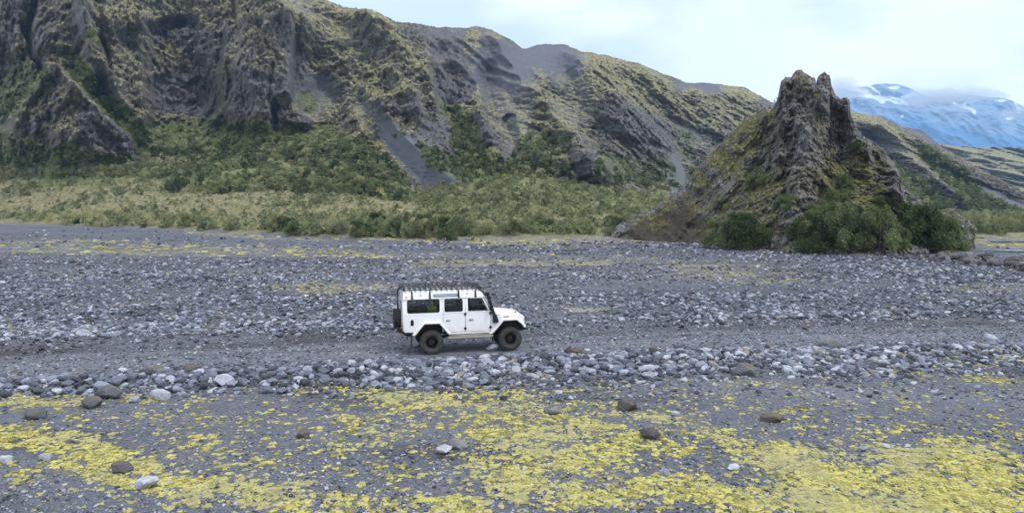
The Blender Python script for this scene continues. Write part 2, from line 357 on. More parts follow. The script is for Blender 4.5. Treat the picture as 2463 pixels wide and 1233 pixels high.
RIBS = [([(640,0),(700,60),(780,120),(870,220),(960,330),(1080,430)], 34, 9), ([(860,40),(960,150),(1030,210),(1050,270)], 30, 8), ([(1150,80),(1220,160),(1290,240),(1370,330),(1450,420)], 34, 12),
 ([(1390,170),(1450,240),(1560,330),(1610,390)], 36, 13), ([(1150,270),(1165,330),(1205,395)], 26, 9), ([(720,60),(740,130),(730,200)], 22, 5), ([(780,180),(840,250),(880,330)], 26, 6),
 ([(940,190),(1000,260),(1010,300)], 20, 7), ([(1060,140),(1100,200),(1080,260)], 24, -7), ([(1640,200),(1700,260),(1760,330)], 30, 8), ([(1500,150),(1580,220),(1650,300)], 26, 6),
 ([(1350,120),(1400,160)], 20, 5), ([(1360,330),(1420,400),(1440,430)], 24, 8), ([(1290,380),(1400,400)], 16, 5), ([(130,185),(200,250),(310,350)], 24, 7), ([(120,190),(60,270),(30,330)], 24, 5),
 ([(200,20),(210,110),(220,200)], 30, 9), ([(90,0),(70,70),(75,150),(120,200)], 8, -9), ([(330,60),(345,150),(340,300)], 22, 7), ([(255,180),(300,260),(350,330)], 20, 5), ([(240,100),(262,150),(270,190)], 7, -8),
 ([(1170,180),(1190,260),(1235,340),(1250,390)], 22, -8), ([(1040,190),(1100,300),(1170,400)], 18, -7), ([(1400,310),(1500,400),(1580,440)], 20, -7), ([(560,0),(558,80)], 12, -9),
 ([(2080,280),(2200,380),(2330,490)], 20, 7), ([(2180,315),(2300,410),(2420,500)], 20, 6), ([(2100,330),(2200,450),(2260,500)], 22, -6), ([(1960,280),(2100,420),(2180,500)], 20, 5), ([(650,180),(648,250),(655,300)], 7, -4)]
BLOCKS = [([(118,183),(150,185),(215,250),(310,340),(335,392),(335,450),(20,450),(25,300),(70,230)], 13, 12), ([(540,90),(560,50),(600,55),(640,60),(700,75),(705,180),(700,250),(655,270),(650,330),(545,310),(525,210),(535,160)], 17, 7),
 ([(185,10),(215,20),(290,110),(340,190),(365,290),(330,340),(300,320),(250,190),(200,150)], 10, 9), ([(80,-20),(200,-20),(215,80),(180,140),(90,130)], 9, 7), ([(-80,-100),(50,-100),(58,60),(45,150),(-80,160)], 10, 7),
 ([(370,190),(400,180),(440,200),(480,190),(520,200),(522,285),(450,280),(370,270)], -6, 4), ([(345,70),(440,50),(480,60),(470,90),(420,140),(380,120)], -5, 5), ([(655,250),(700,240),(752,300),(740,310),(660,300)], 7, 5),
 ([(575,70),(612,80),(618,180),(600,240),(580,200)], 5, 5), ([(480,60),(520,70),(530,130),(500,180),(470,140)], 7, 6), ([(600,230),(655,225),(650,310),(590,320)], 5, 5), ([(240,20),(300,40),(330,90),(290,100),(250,70)], 6, 6),
 ([(1040,170),(1080,145),(1115,170),(1145,200),(1130,240),(1080,250),(1050,235)], -6, 5), ([(1145,285),(1165,280),(1180,330),(1225,380),(1215,405),(1160,350)], 9, 6), ([(1370,180),(1400,165),(1440,190),(1500,260),(1600,310),(1620,365),(1480,335),(1400,240)], 10, 8),
 ([(820,325),(860,330),(880,370),(850,380)], 5, 5), ([(900,250),(940,235),(1005,240),(1015,290),(960,285),(910,280)], 7, 6), ([(1380,380),(1420,385),(1432,430),(1385,435)], 6, 5), ([(1330,385),(1365,380),(1370,420),(1335,425)], 5, 5), ([(1455,395),(1490,390),(1500,450),(1460,445)], 5, 5),
 ([(1650,270),(1700,255),(1760,290),(1740,330),(1680,310)], 7, 7), ([(1560,360),(1600,365),(1610,400),(1570,405)], 5, 5), ([(1290,200),(1320,190),(1340,215),(1310,230)], 5, 5), ([(860,40),(920,70),(1000,110),(1100,180),(1050,190),(960,140),(880,90)], 5, 9), ([(700,20),(780,60),(860,110),(820,130),(740,80)], 5, 9)]
BARE = [([(370,185),(520,190),(522,288),(370,275)], 1), ([(545,190),(700,200),(700,300),(545,300)], .7), ([(345,55),(480,50),(470,100),(350,90)], .8), ([(1040,165),(1145,180),(1130,250),(1050,240)], 1), ([(1430,270),(1500,265),(1620,320),(1625,385),(1500,350)], 1), ([(655,245),(752,300),(740,312),(655,305)], 1),
 ([(900,250),(1010,250),(1015,292),(910,285)], .7), ([(1145,285),(1225,380),(1215,405),(1150,340)], .8), ([(180,260),(310,330),(325,385),(200,370)], .8), ([(60,300),(110,310),(100,350),(50,350)], .8), ([(420,40),(560,50),(560,150),(480,190),(440,130)], .45), ([(100,0),(215,30),(200,130),(90,120)], .5), ([(-80,0),(50,20),(45,150),(-80,150)], .5),
 ([(1380,380),(1432,385),(1432,435),(1380,435)], .7), ([(1280,80),(1420,120),(1400,180),(1280,160)], .5)]
SCREE = [(752,240,60,50,40,.9),(1000,390,150,34,40,1),(900,300,70,20,45,.8),(1180,160,60,90,-10,.85),(1250,180,60,80,30,.9),(1330,160,90,50,15,.9),(1240,270,40,60,35,.7),(1090,90,80,25,0,.5),(1215,230,22,60,15,.8),(1250,350,30,70,15,.7),(1625,420,22,40,0,1),
 (1150,130,120,40,0,.6),(720,180,30,60,-10,.5),(1380,260,50,60,40,.5),(1700,215,80,14,0,.8),(820,90,60,30,40,.5),(720,30,50,30,40,.7),(1040,330,30,60,35,.5),(1560,150,80,20,20,.4),(2150,340,120,14,32,.5),(2330,450,90,14,38,.4)]
GREEN = [(40,230,100,90,0,.55),(60,330,110,60,0,.45),(230,230,140,22,50,.95),(300,300,90,22,55,.9),(150,385,220,24,0,.7),(480,345,230,50,0,.75),(640,350,250,50,0,.8),(800,370,130,60,20,.85),(520,300,120,30,0,.6),(740,250,40,30,50,.6),(440,150,36,60,-10,.4),
 (1080,265,40,20,20,.6),(1120,330,40,70,-25,.9),(1180,410,120,40,0,.8),(1300,370,60,60,-40,.6),(1060,390,60,30,30,.6),(1350,410,100,50,0,.5),(1530,420,140,50,10,.5),(1230,300,30,18,0,.5),(1640,350,40,50,-10,.5),(1180,120,0.1,0.1,0,0),
 (170,130,60,20,-20,.6),(230,120,50,20,20,.6),(2200,440,110,22,35,.8),(2290,420,120,24,38,.75),(2380,500,110,26,20,.8),(2120,500,90,40,0,.6),(900,400,100,30,35,.6),(950,330,90,14,45,.4),(1680,450,60,60,0,.5)]
MOSSY = [(400,30,330,60,0,.8),(560,10,60,30,0,1),(780,100,90,80,30,.8),(860,50,70,30,10,1),(960,130,90,30,40,.8),(930,230,100,60,40,.7),(1000,180,60,30,40,.5),(1140,110,16,36,-5,1),(1190,90,18,50,30,.7),(1480,190,120,50,30,.9),(1420,230,60,60,20,.6),(1560,200,60,30,25,.9),
 (1780,225,50,20,20,.9),(1300,300,120,120,30,.5),(870,330,120,80,40,.5),(1700,270,150,40,10,.6),(430,110,60,60,0,.8),(1150,250,200,90,30,.4),(180,60,120,60,0,.35),(2150,330,160,20,32,.9),(2300,430,200,16,36,.9),(2100,420,100,40,30,.4),(420,290,80,26,0,.6),(730,120,80,60,0,.4),(820,330,60,80,30,.7),(780,280,50,40,0,.5)]
PALE = [(590,150,20,45,5,1),(575,180,26,10,0,.5),(690,130,26,70,0,.65),(672,170,12,60,0,.8),(620,210,60,10,20,.3),(75,320,14,14,0,.6),(395,205,36,40,0,.6),(205,80,20,30,0,.5),(30,60,30,40,0,.3)]
def mountain():
    cols = np.concatenate([np.linspace(-1400, -60, 130, endpoint=False), np.arange(-60, 2520, 2.6), np.linspace(2522, 3600, 100)]).astype(np.float32)
    T = np.array(M_TOP, float); top = np.interp(cols, T[:, 0], T[:, 1]); base = np.interp(cols, BASE_PX, BASE_PY) + 3
    f = rbf(M_D)
    st = {}
    def disp(px, py, x, y, z):
        wpx = px + 14*pn(x*.06, z*.06, 2); wpy = py + 14*pn(x*.06, z*.06, 9)
        d = np.zeros_like(px)
        for pts, w, a in RIBS:
            q, s = polyd(wpx, wpy, pts); d = d + a*1.5*np.maximum(0, 1-q/(w*1.3))**1.15
        jx = px + 7*fbm(x*.07, y*.05, z*.07, 3); jy = py + 7*fbm(x*.07+9, y*.05, z*.07, 3)
        for bi, (poly, a, w) in enumerate(BLOCKS): d = d + a*polym(jx, jy, poly, w)*(1-.85*sm(285, 335, jy) if bi == 1 else 1-.75*sm(325, 400, jy) if bi == 0 else 1)
        # caves
        for cx_, cy_, rx, ry, a_, dep in [(395,62,48,14,-6,13),(62,88,9,20,-20,7),(658,272,9,12,0,7),(560,78,12,14,0,9),(1225,285,18,14,0,6),(1330,355,16,12,0,4)]:
            d = d - dep*ells(jx, jy, [(cx_, cy_, rx, ry, a_, 1)], .18)
        dg = ridged((x+z*.85)*.022+.4*pn(x*.02, y*.02, z*.02), y*.004, z*.006, 3, .5)*sm(720, 900, px)
        scree = np.maximum(ells(wpx, wpy, SCREE), .85*(1-sm(-.35, .25, dg+.5*pn(x*.05, y*.03, z*.05)))*sm(740, 860, px)); green = ells(wpx, wpy, GREEN); mossy = ells(wpx, wpy, MOSSY, .5); pale = ells(wpx, wpy, PALE, .6)
        bare = np.zeros_like(px)
        for poly, a in BARE: bare = np.maximum(bare, a*polym(jx, jy, poly, 6))
        mossy = np.maximum(mossy, .34*(1-sm(700, 800, px)))*(1-bare) - .6*bare - .22*sm(860, 1000, px)*(1-ells(wpx, wpy, MOSSY, .5)); green = green*(1-bare)
        rug = 1 - .85*scree - .45*green*(py > 300); 
        rug = rug*(1-.5*sm(-30, 0, py-base[None, :]))
        sc = y/300
        big = ridged(x*.018+z*.012, y*.01, z*.014, 4, .55)
        mid = ridged(x*.07+z*.035, y*.05, z*.05, 4, .6)
        strat = z*.24 + .9*pn(x*.03, y*.02, z*.05) + .05*x*np.sin(x*.01)
        saw = (strat - np.floor(strat))
        fine = fbm(x*.35, y*.25, z*.5, 4, .65)
        fine2 = fbm(x*.9, y*.7, z*1.6, 3, .7)
        diag = dg
        blk = steps(fbm(x*.10, y*.07, z*.07, 2), 5) + .7*steps(fbm(x*.3, y*.2, z*.24+7, 2), 5)
        slab = (steps(fbm(x*.13+.3*z*.02, y*.05, z*.022, 2), 5, .05) + .5*steps(fbm(x*.36, y*.12, z*.06+4, 2), 5, .05))*(1-sm(700, 860, px))
        dd = d + 3.2*slab*rug + 3.2*big*(.3+.7*rug) + 6*diag + 2.2*mid*rug + rug*(4.0*blk + 1.5*(1-saw)**1.3*sm(-.25, .5, pn(x*.022, y*.02, z*.03+5)) + 1.5*fine + 1.3*fine2) + .3*scree*fbm(x*.5, y*.3, z*.3, 3)
        edge = sm(0, 40, py-top[None, :])
        dz = (.9*fbm(x*.05, y*.02, 0, 4, .6))*(1-edge) + .5*rug*fine2
        dd = dd*(.25+.75*edge)
        st.update(scree=scree, green=green, mossy=mossy, pale=pale)
        return dd, dz
    me, px, py, P, ext = relief('cliff', cols, top, base, f, 250, disp, [(8, .0), (30, .02), (90, .12), (200, .6)])
    add_mask(me, 'mask', [ext(st['scree']), ext(st['green']), ext(st['mossy']), ext(st['pale'])])
    return me, px, py, P, st
def cliff_mat():
    t = NT('cliff_rock'); scree, green, mossy, pale = t.attr('mask'); P = t.pos()
    nz_ = t.nz(False)
    n = t.noise(.12, 6, .65, P); n2 = t.noise(.7, 8, .8, t.pos((1, 1, .7))); n3 = t.noise(.75, 9, .8, t.pos((.55, .55, 1.7)))
    rock = t.ramp(n2, [(.36, (.045, .042, .045)), (.45, (.12, .114, .12)), (.54, (.20, .192, .202)), (.66, (.37, .36, .38))])
    rock = t.mix(t.map(n, .4, .66, 0, .6), rock, (.155, .138, .128))
    ck = t.voro(.16, t.pos((1, 1, .45)), 'Distance', 'DISTANCE_TO_EDGE'); rock = t.mix(t.map(t.math('ADD', ck, t.math('MULTIPLY', t.noise(.8, 5, .7, P), .16)), .06, .16, .75, 0), rock, (.022, .021, .024))
    rock = t.mix(t.math('MULTIPLY', pale, t.map(t.noise(.6, 5, .7, t.pos((1, 1, .5))), .38, .58)), rock, (.27, .27, .31))
    sc = t.mix(t.noise(1.6, 5, .7, P), (.115, .12, .15), (.20, .21, .25))
    c = t.mix(t.math('MULTIPLY', scree, .95), rock, sc)
    hb = t.map(t.noise(.35, 8, .78, t.pos((1, 1, 1.6))), .44, .56, 0, .75); hb = t.math('MULTIPLY', hb, t.math('SUBTRACT', 1, scree, clamp=True)); hb = t.math('MULTIPLY', hb, t.math('ADD', t.math('MULTIPLY', mossy, .9), .5, clamp=True))
    c = t.mix(hb, c, t.mix(t.map(n2, .4, .6), (.115, .10, .05), (.225, .20, .105)))
    # moss on ledges and where it spreads
    mo = t.ramp(t.noise(.8, 4, .7, P), [(.38, (.12, .108, .055)), (.5, (.27, .25, .135)), (.62, (.50, .475, .30))])
    f = t.math('ADD', t.math('MULTIPLY', nz_, .62), t.math('MULTIPLY', mossy, .42))
    f = t.math('ADD', f, t.math('MULTIPLY', t.math('SUBTRACT', n3, .5), 1.7))
    f = t.math('ADD', f, t.math('MULTIPLY', t.math('SUBTRACT', n, .5), .8))
    f = t.math('SUBTRACT', f, t.math('MULTIPLY', scree, .13))
    c = t.mix(t.map(f, .46, .57, 0, .9), c, mo)
    gr = t.ramp(t.noise(.7, 5, .7, P), [(.36, (.055, .075, .03)), (.5, (.13, .16, .06)), (.64, (.27, .28, .13))])
    gf = t.math('ADD', t.math('MULTIPLY', green, .95), t.math('MULTIPLY', t.math('SUBTRACT', n3, .5), 1.1))
    c = t.mix(t.map(gf, .38, .62, 0, .95), c, gr)
    b = t.bump(t.noise(1.2, 8, .75, P), .8, 1.2)
    return t.done(c, .95, b, spec=.15)
M_CLIFF = cliff_mat()
_me, MPX, MPY, MP, MST = mountain()
cliff = tag(link('cliff', _me, M_CLIFF), 'dark layered valley cliff with mossy ledges, gullies and scree', kind='structure')

# ------------------------------------------------------------------ far ridge and blue snow mountain
def far_ridge():
    cols = np.linspace(2050, 4200, 520).astype(np.float32)
    top = np.interp(cols, [2050, 2200, 2271, 2330, 2463, 2700, 3200, 4200], [375, 352, 350, 352, 360, 372, 350, 330]); base = top*0+520
    def Df(px, py): return 760 + (520-py)*2.2
    def disp(px, py, x, y, z):
        return 30*ridged(x*.008+z*.012, y*.004, z*.004, 5, .6) + 6*ridged(x*.03+z*.03, y*.02, z*.03, 4, .6), 2*fbm(x*.02, y*.01, 0, 4)
    me, px, py, P, ext = relief('ridge', cols, top, base, Df, 90, disp, [(60, .05), (300, .5)])
    o = np.zeros(px.shape)
    add_mask(me, 'mask', [ext(o+.25), ext(o+.15), ext(o+.55), ext(o)])
    return me
tag(link('ridge', far_ridge(), M_CLIFF), 'grey mossy ridge beyond the valley side at the right edge', kind='structure')
def snow_mountain():
    cols = np.linspace(1500, 4400, 760).astype(np.float32)
    tp = [(1500,330),(1800,260),(2000,222),(2060,212),(2110,208),(2150,207),(2190,215),(2215,228),(2260,236),(2330,232),(2400,238),(2440,248),(2463,262),(2560,290),(2800,260),(3300,300),(4400,360)]
    T = np.array(tp, float); top = np.interp(cols, T[:, 0], T[:, 1]); base = top*0+500
    def Df(px, py): return 4600 + (500-py)*4.0
    def disp(px, py, x, y, z):
        return 60*ridged(x*.003+z*.001, y*.001, z*.003, 5, .62), 10*fbm(x*.006, y*.002, 0, 5, .6)
    me, px, py, P, ext = relief('mountain', cols, top, base, Df, 150, disp, [(300, .1), (1500, .8)])
    w = px + 10*pn(px*.03, py*.08, 1); v = py + 5*pn(px*.03, py*.06, 6)
    L = [(2075,222,34,4,22,1),(2100,219,30,3,28,1),(2150,215,14,4,0,1),(2068,227,36,4,14,1),(2135,241,36,6,8,1),(2160,250,22,3,14,.9),(2110,243,20,3,20,1),(2176,236,10,3,0,.8),(2240,232,16,3,10,.8),(2320,262,34,4,22,1),(2335,268,22,3,40,1),
         (2408,244,14,4,10,.9),(2440,248,16,3,20,.8),(2450,270,10,5,40,1),(2270,248,20,3,0,.6),(2170,282,5,3,0,1),(2060,250,30,3,8,.5),(2700,290,60,8,10,1),(2900,280,60,8,10,1),(1700,290,60,8,-10,1),(1900,250,40,6,-10,1),(2430,285,8,4,0,.7)]
    sn = ells(w, v, L, .25)
    pale = (1-sm(0, 34, py-np.interp(px, [2000, 2200, 2463], [258, 275, 320])))  # painted mist band over the upper mountain, fading out downward
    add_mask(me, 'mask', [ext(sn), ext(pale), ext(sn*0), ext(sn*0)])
    return me
def snow_mat():
    t = NT('haze_blue_mountain'); sn, pale, _, _ = t.attr('mask'); P = t.pos((1, 1, 3))
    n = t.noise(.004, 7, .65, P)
    c = t.mix(t.map(n, .35, .65), (.045, .16, .38), (.065, .21, .46))  # blue of the distance haze painted into the base colour
    c = t.mix(t.math('MULTIPLY', pale, t.map(n, .3, .6, .2, .7)), c, (.36, .40, .46))  # mist on the upper part painted in as a paler tone
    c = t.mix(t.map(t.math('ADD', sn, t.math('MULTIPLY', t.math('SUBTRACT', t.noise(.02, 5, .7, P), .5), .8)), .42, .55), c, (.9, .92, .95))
    return t.done(c, .9, t.bump(t.noise(.02, 6, .7, P), .4, 8))
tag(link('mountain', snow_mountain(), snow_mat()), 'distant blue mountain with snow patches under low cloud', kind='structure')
# ------------------------------------------------------------------ the rock stack and its small neighbour
ST_TOP = [(1470,560),(1490,540),(1530,520),(1575,497),(1620,470),(1650,440),(1680,402),(1720,362),(1750,330),(1790,292),(1820,276),(1826,264),(1843,262),(1848,274),(1862,262),(1874,232),(1882,196),(1892,186),(1903,188),(1912,176),(1925,168),(1934,172),(1946,183),(1960,190),(1965,206),(1972,182),(1984,177),(1996,184),(2000,208),(2012,232),(2024,238),(2034,234),(2043,240),(2046,272),(2056,304),(2077,326),(2100,345),(2120,363),(2145,388),(2162,408),(2176,470),(2196,505),(2215,530),(2235,560)]
ST_BASE = [(1470,576),(1600,583),(1700,592),(1800,600),(1900,607),(2000,612),(2100,612),(2215,610),(2235,610)]
ST_D = [(1470,576,105),(1600,583,97),(1700,592,88.5),(1800,600,82),(1900,607,77),(2000,612,74),(2100,612,74),(2235,610,75.5),
 (1490,540,107),(1620,472,102),(1700,385,99),(1770,310,97),(1830,264,96),(1890,200,93),(1925,170,92),(1985,180,92),(2040,240,90.5),(2080,330,89),(2150,395,88),(2180,490,82),(2230,550,79),
 (1870,300,92),(1880,450,85.5),(1925,300,88),(1930,450,82),(1920,560,78.2),(2020,300,91),(2020,370,90),(2020,450,86),(2060,450,84),(2100,450,84),(2150,450,82),(2150,500,80),(1800,400,93),(1800,500,87.5),(1700,500,95),(2050,550,78)]
ST_RIBS = [([(1980,230),(1950,330),(1938,400),(1908,500),(1895,600)], 30, 2.4), ([(2120,365),(2150,430),(2165,485)], 18, 2.4), ([(1810,370),(1765,440),(1700,520)], 16, 1.6), ([(1890,200),(1880,300),(1868,420)], 16, 1.8),
 ([(1966,200),(1972,225),(1978,245)], 7, -.5), ([(2010,260),(2020,330),(2025,390)], 18, -1.8), ([(2036,250),(2040,300),(2046,350)], 9, 1.6), ([(1905,320),(1890,420),(1872,520)], 14, -.9), ([(1985,420),(1960,520),(1950,590)], 14, -1.6),
 ([(1840,270),(1820,330),(1780,360)], 14, 1.4), ([(2085,340),(2090,400),(2100,440)], 12, 1.2), ([(1680,450),(1660,500),(1640,560)], 14, 1.2), ([(1925,190),(1915,250),(1912,320)], 9, 1.2)]
ST_MOSS = [(1800,330,50,60,40,.9),(1750,390,50,40,45,1),(1690,440,40,20,50,.8),(1840,470,70,80,0,.75),(1780,500,60,60,0,.6),(1690,490,50,40,0,.5),(1850,300,30,40,0,.7),(1930,200,14,20,0,.8),(1975,320,16,40,0,.7),(2000,440,40,70,0,.9),(2060,430,50,60,0,.8),
 (2100,500,60,50,0,.9),(1940,420,30,40,0,.5),(2010,520,80,50,0,.9),(2150,560,60,30,0,.8),(1740,560,60,40,0,.4),(1900,560,40,50,0,.4),(1600,500,90,10,-30,.7),(1590,545,30,16,0,.5),(1970,290,12,60,0,.5),(2110,380,30,30,40,.5)]
ST_GREEN = [(1810,430,50,30,0,.6),(1830,380,30,20,0,.5),(1950,560,90,50,0,.6),(2020,470,40,40,0,.7),(2110,570,120,30,0,.8),(2180,560,40,30,0,.8),(1790,560,80,40,0,.6),(2060,350,14,10,0,.9),(1740,470,30,20,0,.5),(1815,325,20,10,0,.7)]
ST_SOIL = [(1590,550,110,40,-25,1),(1640,560,80,40,0,1),(1700,560,60,34,0,.6),(1640,490,60,14,-35,.6)]
ST_LICH = [(1930,340,30,90,10,.7),(1900,520,30,80,5,.9),(1970,220,60,50,0,.6),(1690,470,20,60,30,.5),(2130,430,30,60,0,.5),(1800,560,16,30,20,.6),(1760,380,16,40,30,.4),(2040,270,12,30,0,.5)]
def rock_stack():
    cols = np.arange(1470, 2236, 1.25).astype(np.float32)
    top = np.interp(cols, *np.array(ST_TOP, float).T) + 4*pn(cols*.10, 0, 0) + 4*pn(cols*.26, 4, 0); base = np.interp(cols, *np.array(ST_BASE, float).T)
    top = np.minimum(top, base-2)
    f = rbf(ST_D); st = {}
    def disp(px, py, x, y, z):
        wx = px + 9*pn(x*.35, z*.35, 2); wy = py + 9*pn(x*.35, z*.35, 9)
        d = np.zeros_like(px)
        for pts, w, a in ST_RIBS:
            q, s = polyd(wx, wy, pts); d = d + .75*a*np.maximum(0, 1-q/w)**.8
        moss = ells(wx, wy, ST_MOSS, .5); green = ells(wx, wy, ST_GREEN, .5); soil = ells(wx, wy, ST_SOIL); lich = ells(wx, wy, ST_LICH, .5)
        left = 1-sm(1780, 1870, px)*1.0; rug = (1-.75*soil)*(1-.35*moss)*(1-.45*left)
        blk = steps(fbm(x*.28+z*.06, y*.28, z*.2, 2), 5) + .55*steps(fbm(x*.8, y*.8, z*.6+3, 2), 5) + .3*steps(fbm(x*1.9, y*1.9, z*1.5+3, 2), 4)
        a = .9*ridged(x*.13+z*.05, y*.12, z*.13, 3, .55) + .35*ridged(x*.38+z*.2, y*.4, z*.42, 4, .6)*rug + 1.5*blk*rug
        # blocky fractures
        cz = z*.55 + .8*pn(x*.3, y*.3, z*.2); saw = cz-np.floor(cz)
        a = a + .2*(1-saw)*rug + .34*fbm(x*1.6, y*1.6, z*1.8, 3, .65)*rug + .16*fbm(x*4, y*4, z*4, 2)*rug
        dd = d + a
        edge = sm(0, 26, py-top[None, :])
        dd = dd*(.35+.65*edge)
        st.update(moss=moss, green=green, soil=soil, lich=lich)
        return dd, .22*fbm(x*.9, y*.9, z*.9, 3, .6)*rug
    me, px, py, P, ext = relief('rock_stack', cols, top, base, f, 330, disp, [(.9, .0), (2.4, .10), (5, .3), (9, .62), (14, 1.15)], sink=-5)
    add_mask(me, 'mask', [ext(st['moss']), ext(st['green']), ext(st['soil']), ext(st['lich'])])
    return me, px, py, P, st
def stack_mat(name='stack_rock', plain=False):
    t = NT(name); P = t.pos(); nz_ = t.nz(False)
    n = t.noise(.5, 6, .65, P); n2 = t.noise(3.2, 6, .72, P); n3 = t.noise(1.1, 6, .7, t.pos((1, 1, 2.0)))
    rock = t.ramp(n2, [(.38, (.045, .042, .041)), (.46, (.12, .114, .11)), (.54, (.20, .193, .188)), (.65, (.38, .375, .37))])
    rock = t.mix(t.map(n, .45, .62, 0, .45), rock, (.13, .105, .085)); ck = t.voro(.62, t.pos((1, 1, .6)), 'Distance', 'DISTANCE_TO_EDGE'); rock = t.mix(t.map(t.math('ADD', ck, t.math('MULTIPLY', t.noise(3, 5, .7, P), .14)), .055, .14, .7, 0), rock, (.02, .018, .017))
    sp = t.map(t.noise(5.5, 4, .7, P), .56, .66)
    if plain:
        lich = .55; moss = t.map(n, .45, .6, 0, .7); green = None; soil = None
    else:
        moss, green, soil, lich = t.attr('mask')
    c = t.mix(t.math('MULTIPLY', t.math('ADD', t.math('MULTIPLY', lich, .75), .12, clamp=True), sp), rock, (.52, .52, .52))
    if soil is not None:
        c = t.mix(t.math('MULTIPLY', soil, .9), c, t.mix(n2, (.035, .027, .02), (.095, .075, .058)))
    hb = t.map(t.noise(.9, 8, .78, t.pos((1, 1, 1.6))), .45, .57, 0, .8); hb = t.math('MULTIPLY', hb, t.math('ADD', t.math('MULTIPLY', moss, .9), .15, clamp=True))
    c = t.mix(hb, c, t.mix(t.map(n2, .4, .6), (.055, .052, .018), (.15, .135, .04)))
    mo = t.ramp(t.noise(2.4, 5, .72, P), [(.36, (.04, .038, .013)), (.48, (.10, .095, .03)), (.58, (.19, .185, .065)), (.68, (.38, .37, .18))])
    f = t.math('ADD', t.math('MULTIPLY', nz_, .42), t.math('MULTIPLY', moss, .5))
    f = t.math('ADD', f, t.math('MULTIPLY', t.math('SUBTRACT', n3, .5), 1.9))
    c = t.mix(t.map(f, .5, .62, 0, .93), c, mo)
    if green is not None:
        gf = t.math('ADD', green, t.math('MULTIPLY', t.math('SUBTRACT', n3, .5), 1.4))
        c = t.mix(t.map(gf, .5, .7, 0, .9), c, t.mix(t.noise(3, 5, .7, P), (.03, .05, .014), (.11, .14, .035)))
    return t.done(c, .95, t.bump(t.noise(5, 7, .75, P), .75, .22), spec=.15)
M_STACK = stack_mat()
_me, SPX, SPY, SP, SST = rock_stack()
stack = tag(link('rock_stack', _me, M_STACK), 'tall jagged twin-peaked rock stack with mossy flanks rising from the river flat', 'rock formation')

def lump(name, cx, cy, w, h, d, mat, seed, sub=5, rough=.3, freq=1.0, zb=0.0, cut=True, stretch=None):
    """a craggy block standing on the ground at world cx, cy"""
    bm = bmesh.new(); bmesh.ops.create_icosphere(bm, subdivisions=sub, radius=1)
    me = bpy.data.meshes.new(name); bm.to_mesh(me); bm.free()
    n = len(me.vertices); co = np.empty(n*3, np.float32); me.vertices.foreach_get('co', co); co = co.reshape(-1, 3)
    # squarer than a ball
    co = np.sign(co)*np.abs(co)**.75
    P = co*np.array([w/2, d/2, h/2]); s = seed*13.7
    k = rough*(.6*ridged(P[:, 0]*.5*freq+s, P[:, 1]*.5*freq, P[:, 2]*.4*freq, 3)+.45*fbm(P[:, 0]*1.6*freq+s, P[:, 1]*1.6*freq, P[:, 2]*1.6*freq, 3, .6))
    nn = co/np.linalg.norm(co, axis=1)[:, None]; P = P + nn*k[:, None]*min(w, h, d)*.5
    P[:, 2] += h*.38
    if stretch is not None: P = stretch(P)
    me.vertices.foreach_set('co', P.astype(np.float32).ravel()); me.update()
    return link(name, me, mat, loc=(cx, cy, zb))
M_CRAG = stack_mat('crag_rock', True)
def gpos(px, py): D = K/(py-HZ); return (px-CX)/F*D, D
x, y = gpos(2330, 603)
tag(lump('rock_outcrop', x-.2, y+2.5, 3.0, 4.6, 3.2, M_CRAG, 3, 6, .42, 1.0, -.3), 'upright broken rock outcrop at the right end of the bushes below the stack', 'rock outcrop')
x, y = gpos(2262, 598)
tag(lump('rock_outcrop', x, y+5.5, 4.6, 4.0, 3.4, M_CRAG, 5, 6, .4, .9, -.2), 'low mossy outcrop behind the dark bushes between the stack and the upright block', 'rock outcrop')
x, y = gpos(1885, 604)
tag(lump('boulder', x, y+.4, 3.6, 2.7, 3.0, stack_mat('mossy_boulder_rock', True), 8, 5, .3, 1.0, -.35), 'big boulder with yellow moss leaning on the foot of the rock stack', 'boulder')

# ------------------------------------------------------------------ haze in the valley air
def haze():
    bm = bmesh.new(); bmesh.ops.create_cube(bm, size=1)
    for v in bm.verts: v.co = Vector((v.co.x*14000, v.co.y*6200+2900, v.co.z*1500+740))
    me = bpy.data.meshes.new('haze'); bm.to_mesh(me); bm.free()
    m = bpy.data.materials.new('valley_air'); m.use_nodes = True; n = m.node_tree.nodes; n.clear()
    o = n.new('ShaderNodeOutputMaterial'); v = n.new('ShaderNodeVolumePrincipled'); v.inputs['Density'].default_value = HAZE
    v.inputs['Color'].default_value = (.40, .66, 1.0, 1); v.inputs['Anisotropy'].default_value = .1
    m.node_tree.links.new(v.outputs[0], o.inputs['Volume'])
    tag(link('haze', me, m), kind='stuff')
HAZE = 1.25e-4
haze()
def cloud(px, py, D, w, h, d, dens, seed):
    bm = bmesh.new(); bmesh.ops.create_icosphere(bm, subdivisions=4, radius=1)
    for v in bm.verts:
        k = 1+.5*float(pn(v.co.x*1.6+seed, v.co.y*1.6, v.co.z*1.6))+.22*float(pn(v.co.x*4+seed, v.co.y*4, v.co.z*4)); v.co = Vector((v.co.x*w*k, v.co.y*d*k, v.co.z*h*k))
    me = bpy.data.meshes.new('cloud'); bm.to_mesh(me); bm.free()
    m = bpy.data.materials.new('cloud_vapour'); m.use_nodes = True; n = m.node_tree.nodes; n.clear(); o = n.new('ShaderNodeOutputMaterial'); v = n.new('ShaderNodeVolumePrincipled'); v.inputs['Density'].default_value = dens
    v.inputs['Color'].default_value = (.98, .99, 1, 1); m.node_tree.links.new(v.outputs[0], o.inputs['Volume'])
    tag(link('cloud', me, m, loc=unproj(px, py, D)), kind='stuff')
for c in [(2010,225,4600,150,70,240,.005,1),(2235,236,4700,190,42,220,.006,2),(2330,230,4650,200,36,200,.005,3),(2290,262,4500,170,22,160,.002,4),(2455,268,4600,90,40,160,.004,5),(2620,250,4700,220,60,200,.004,7)]: cloud(*c)
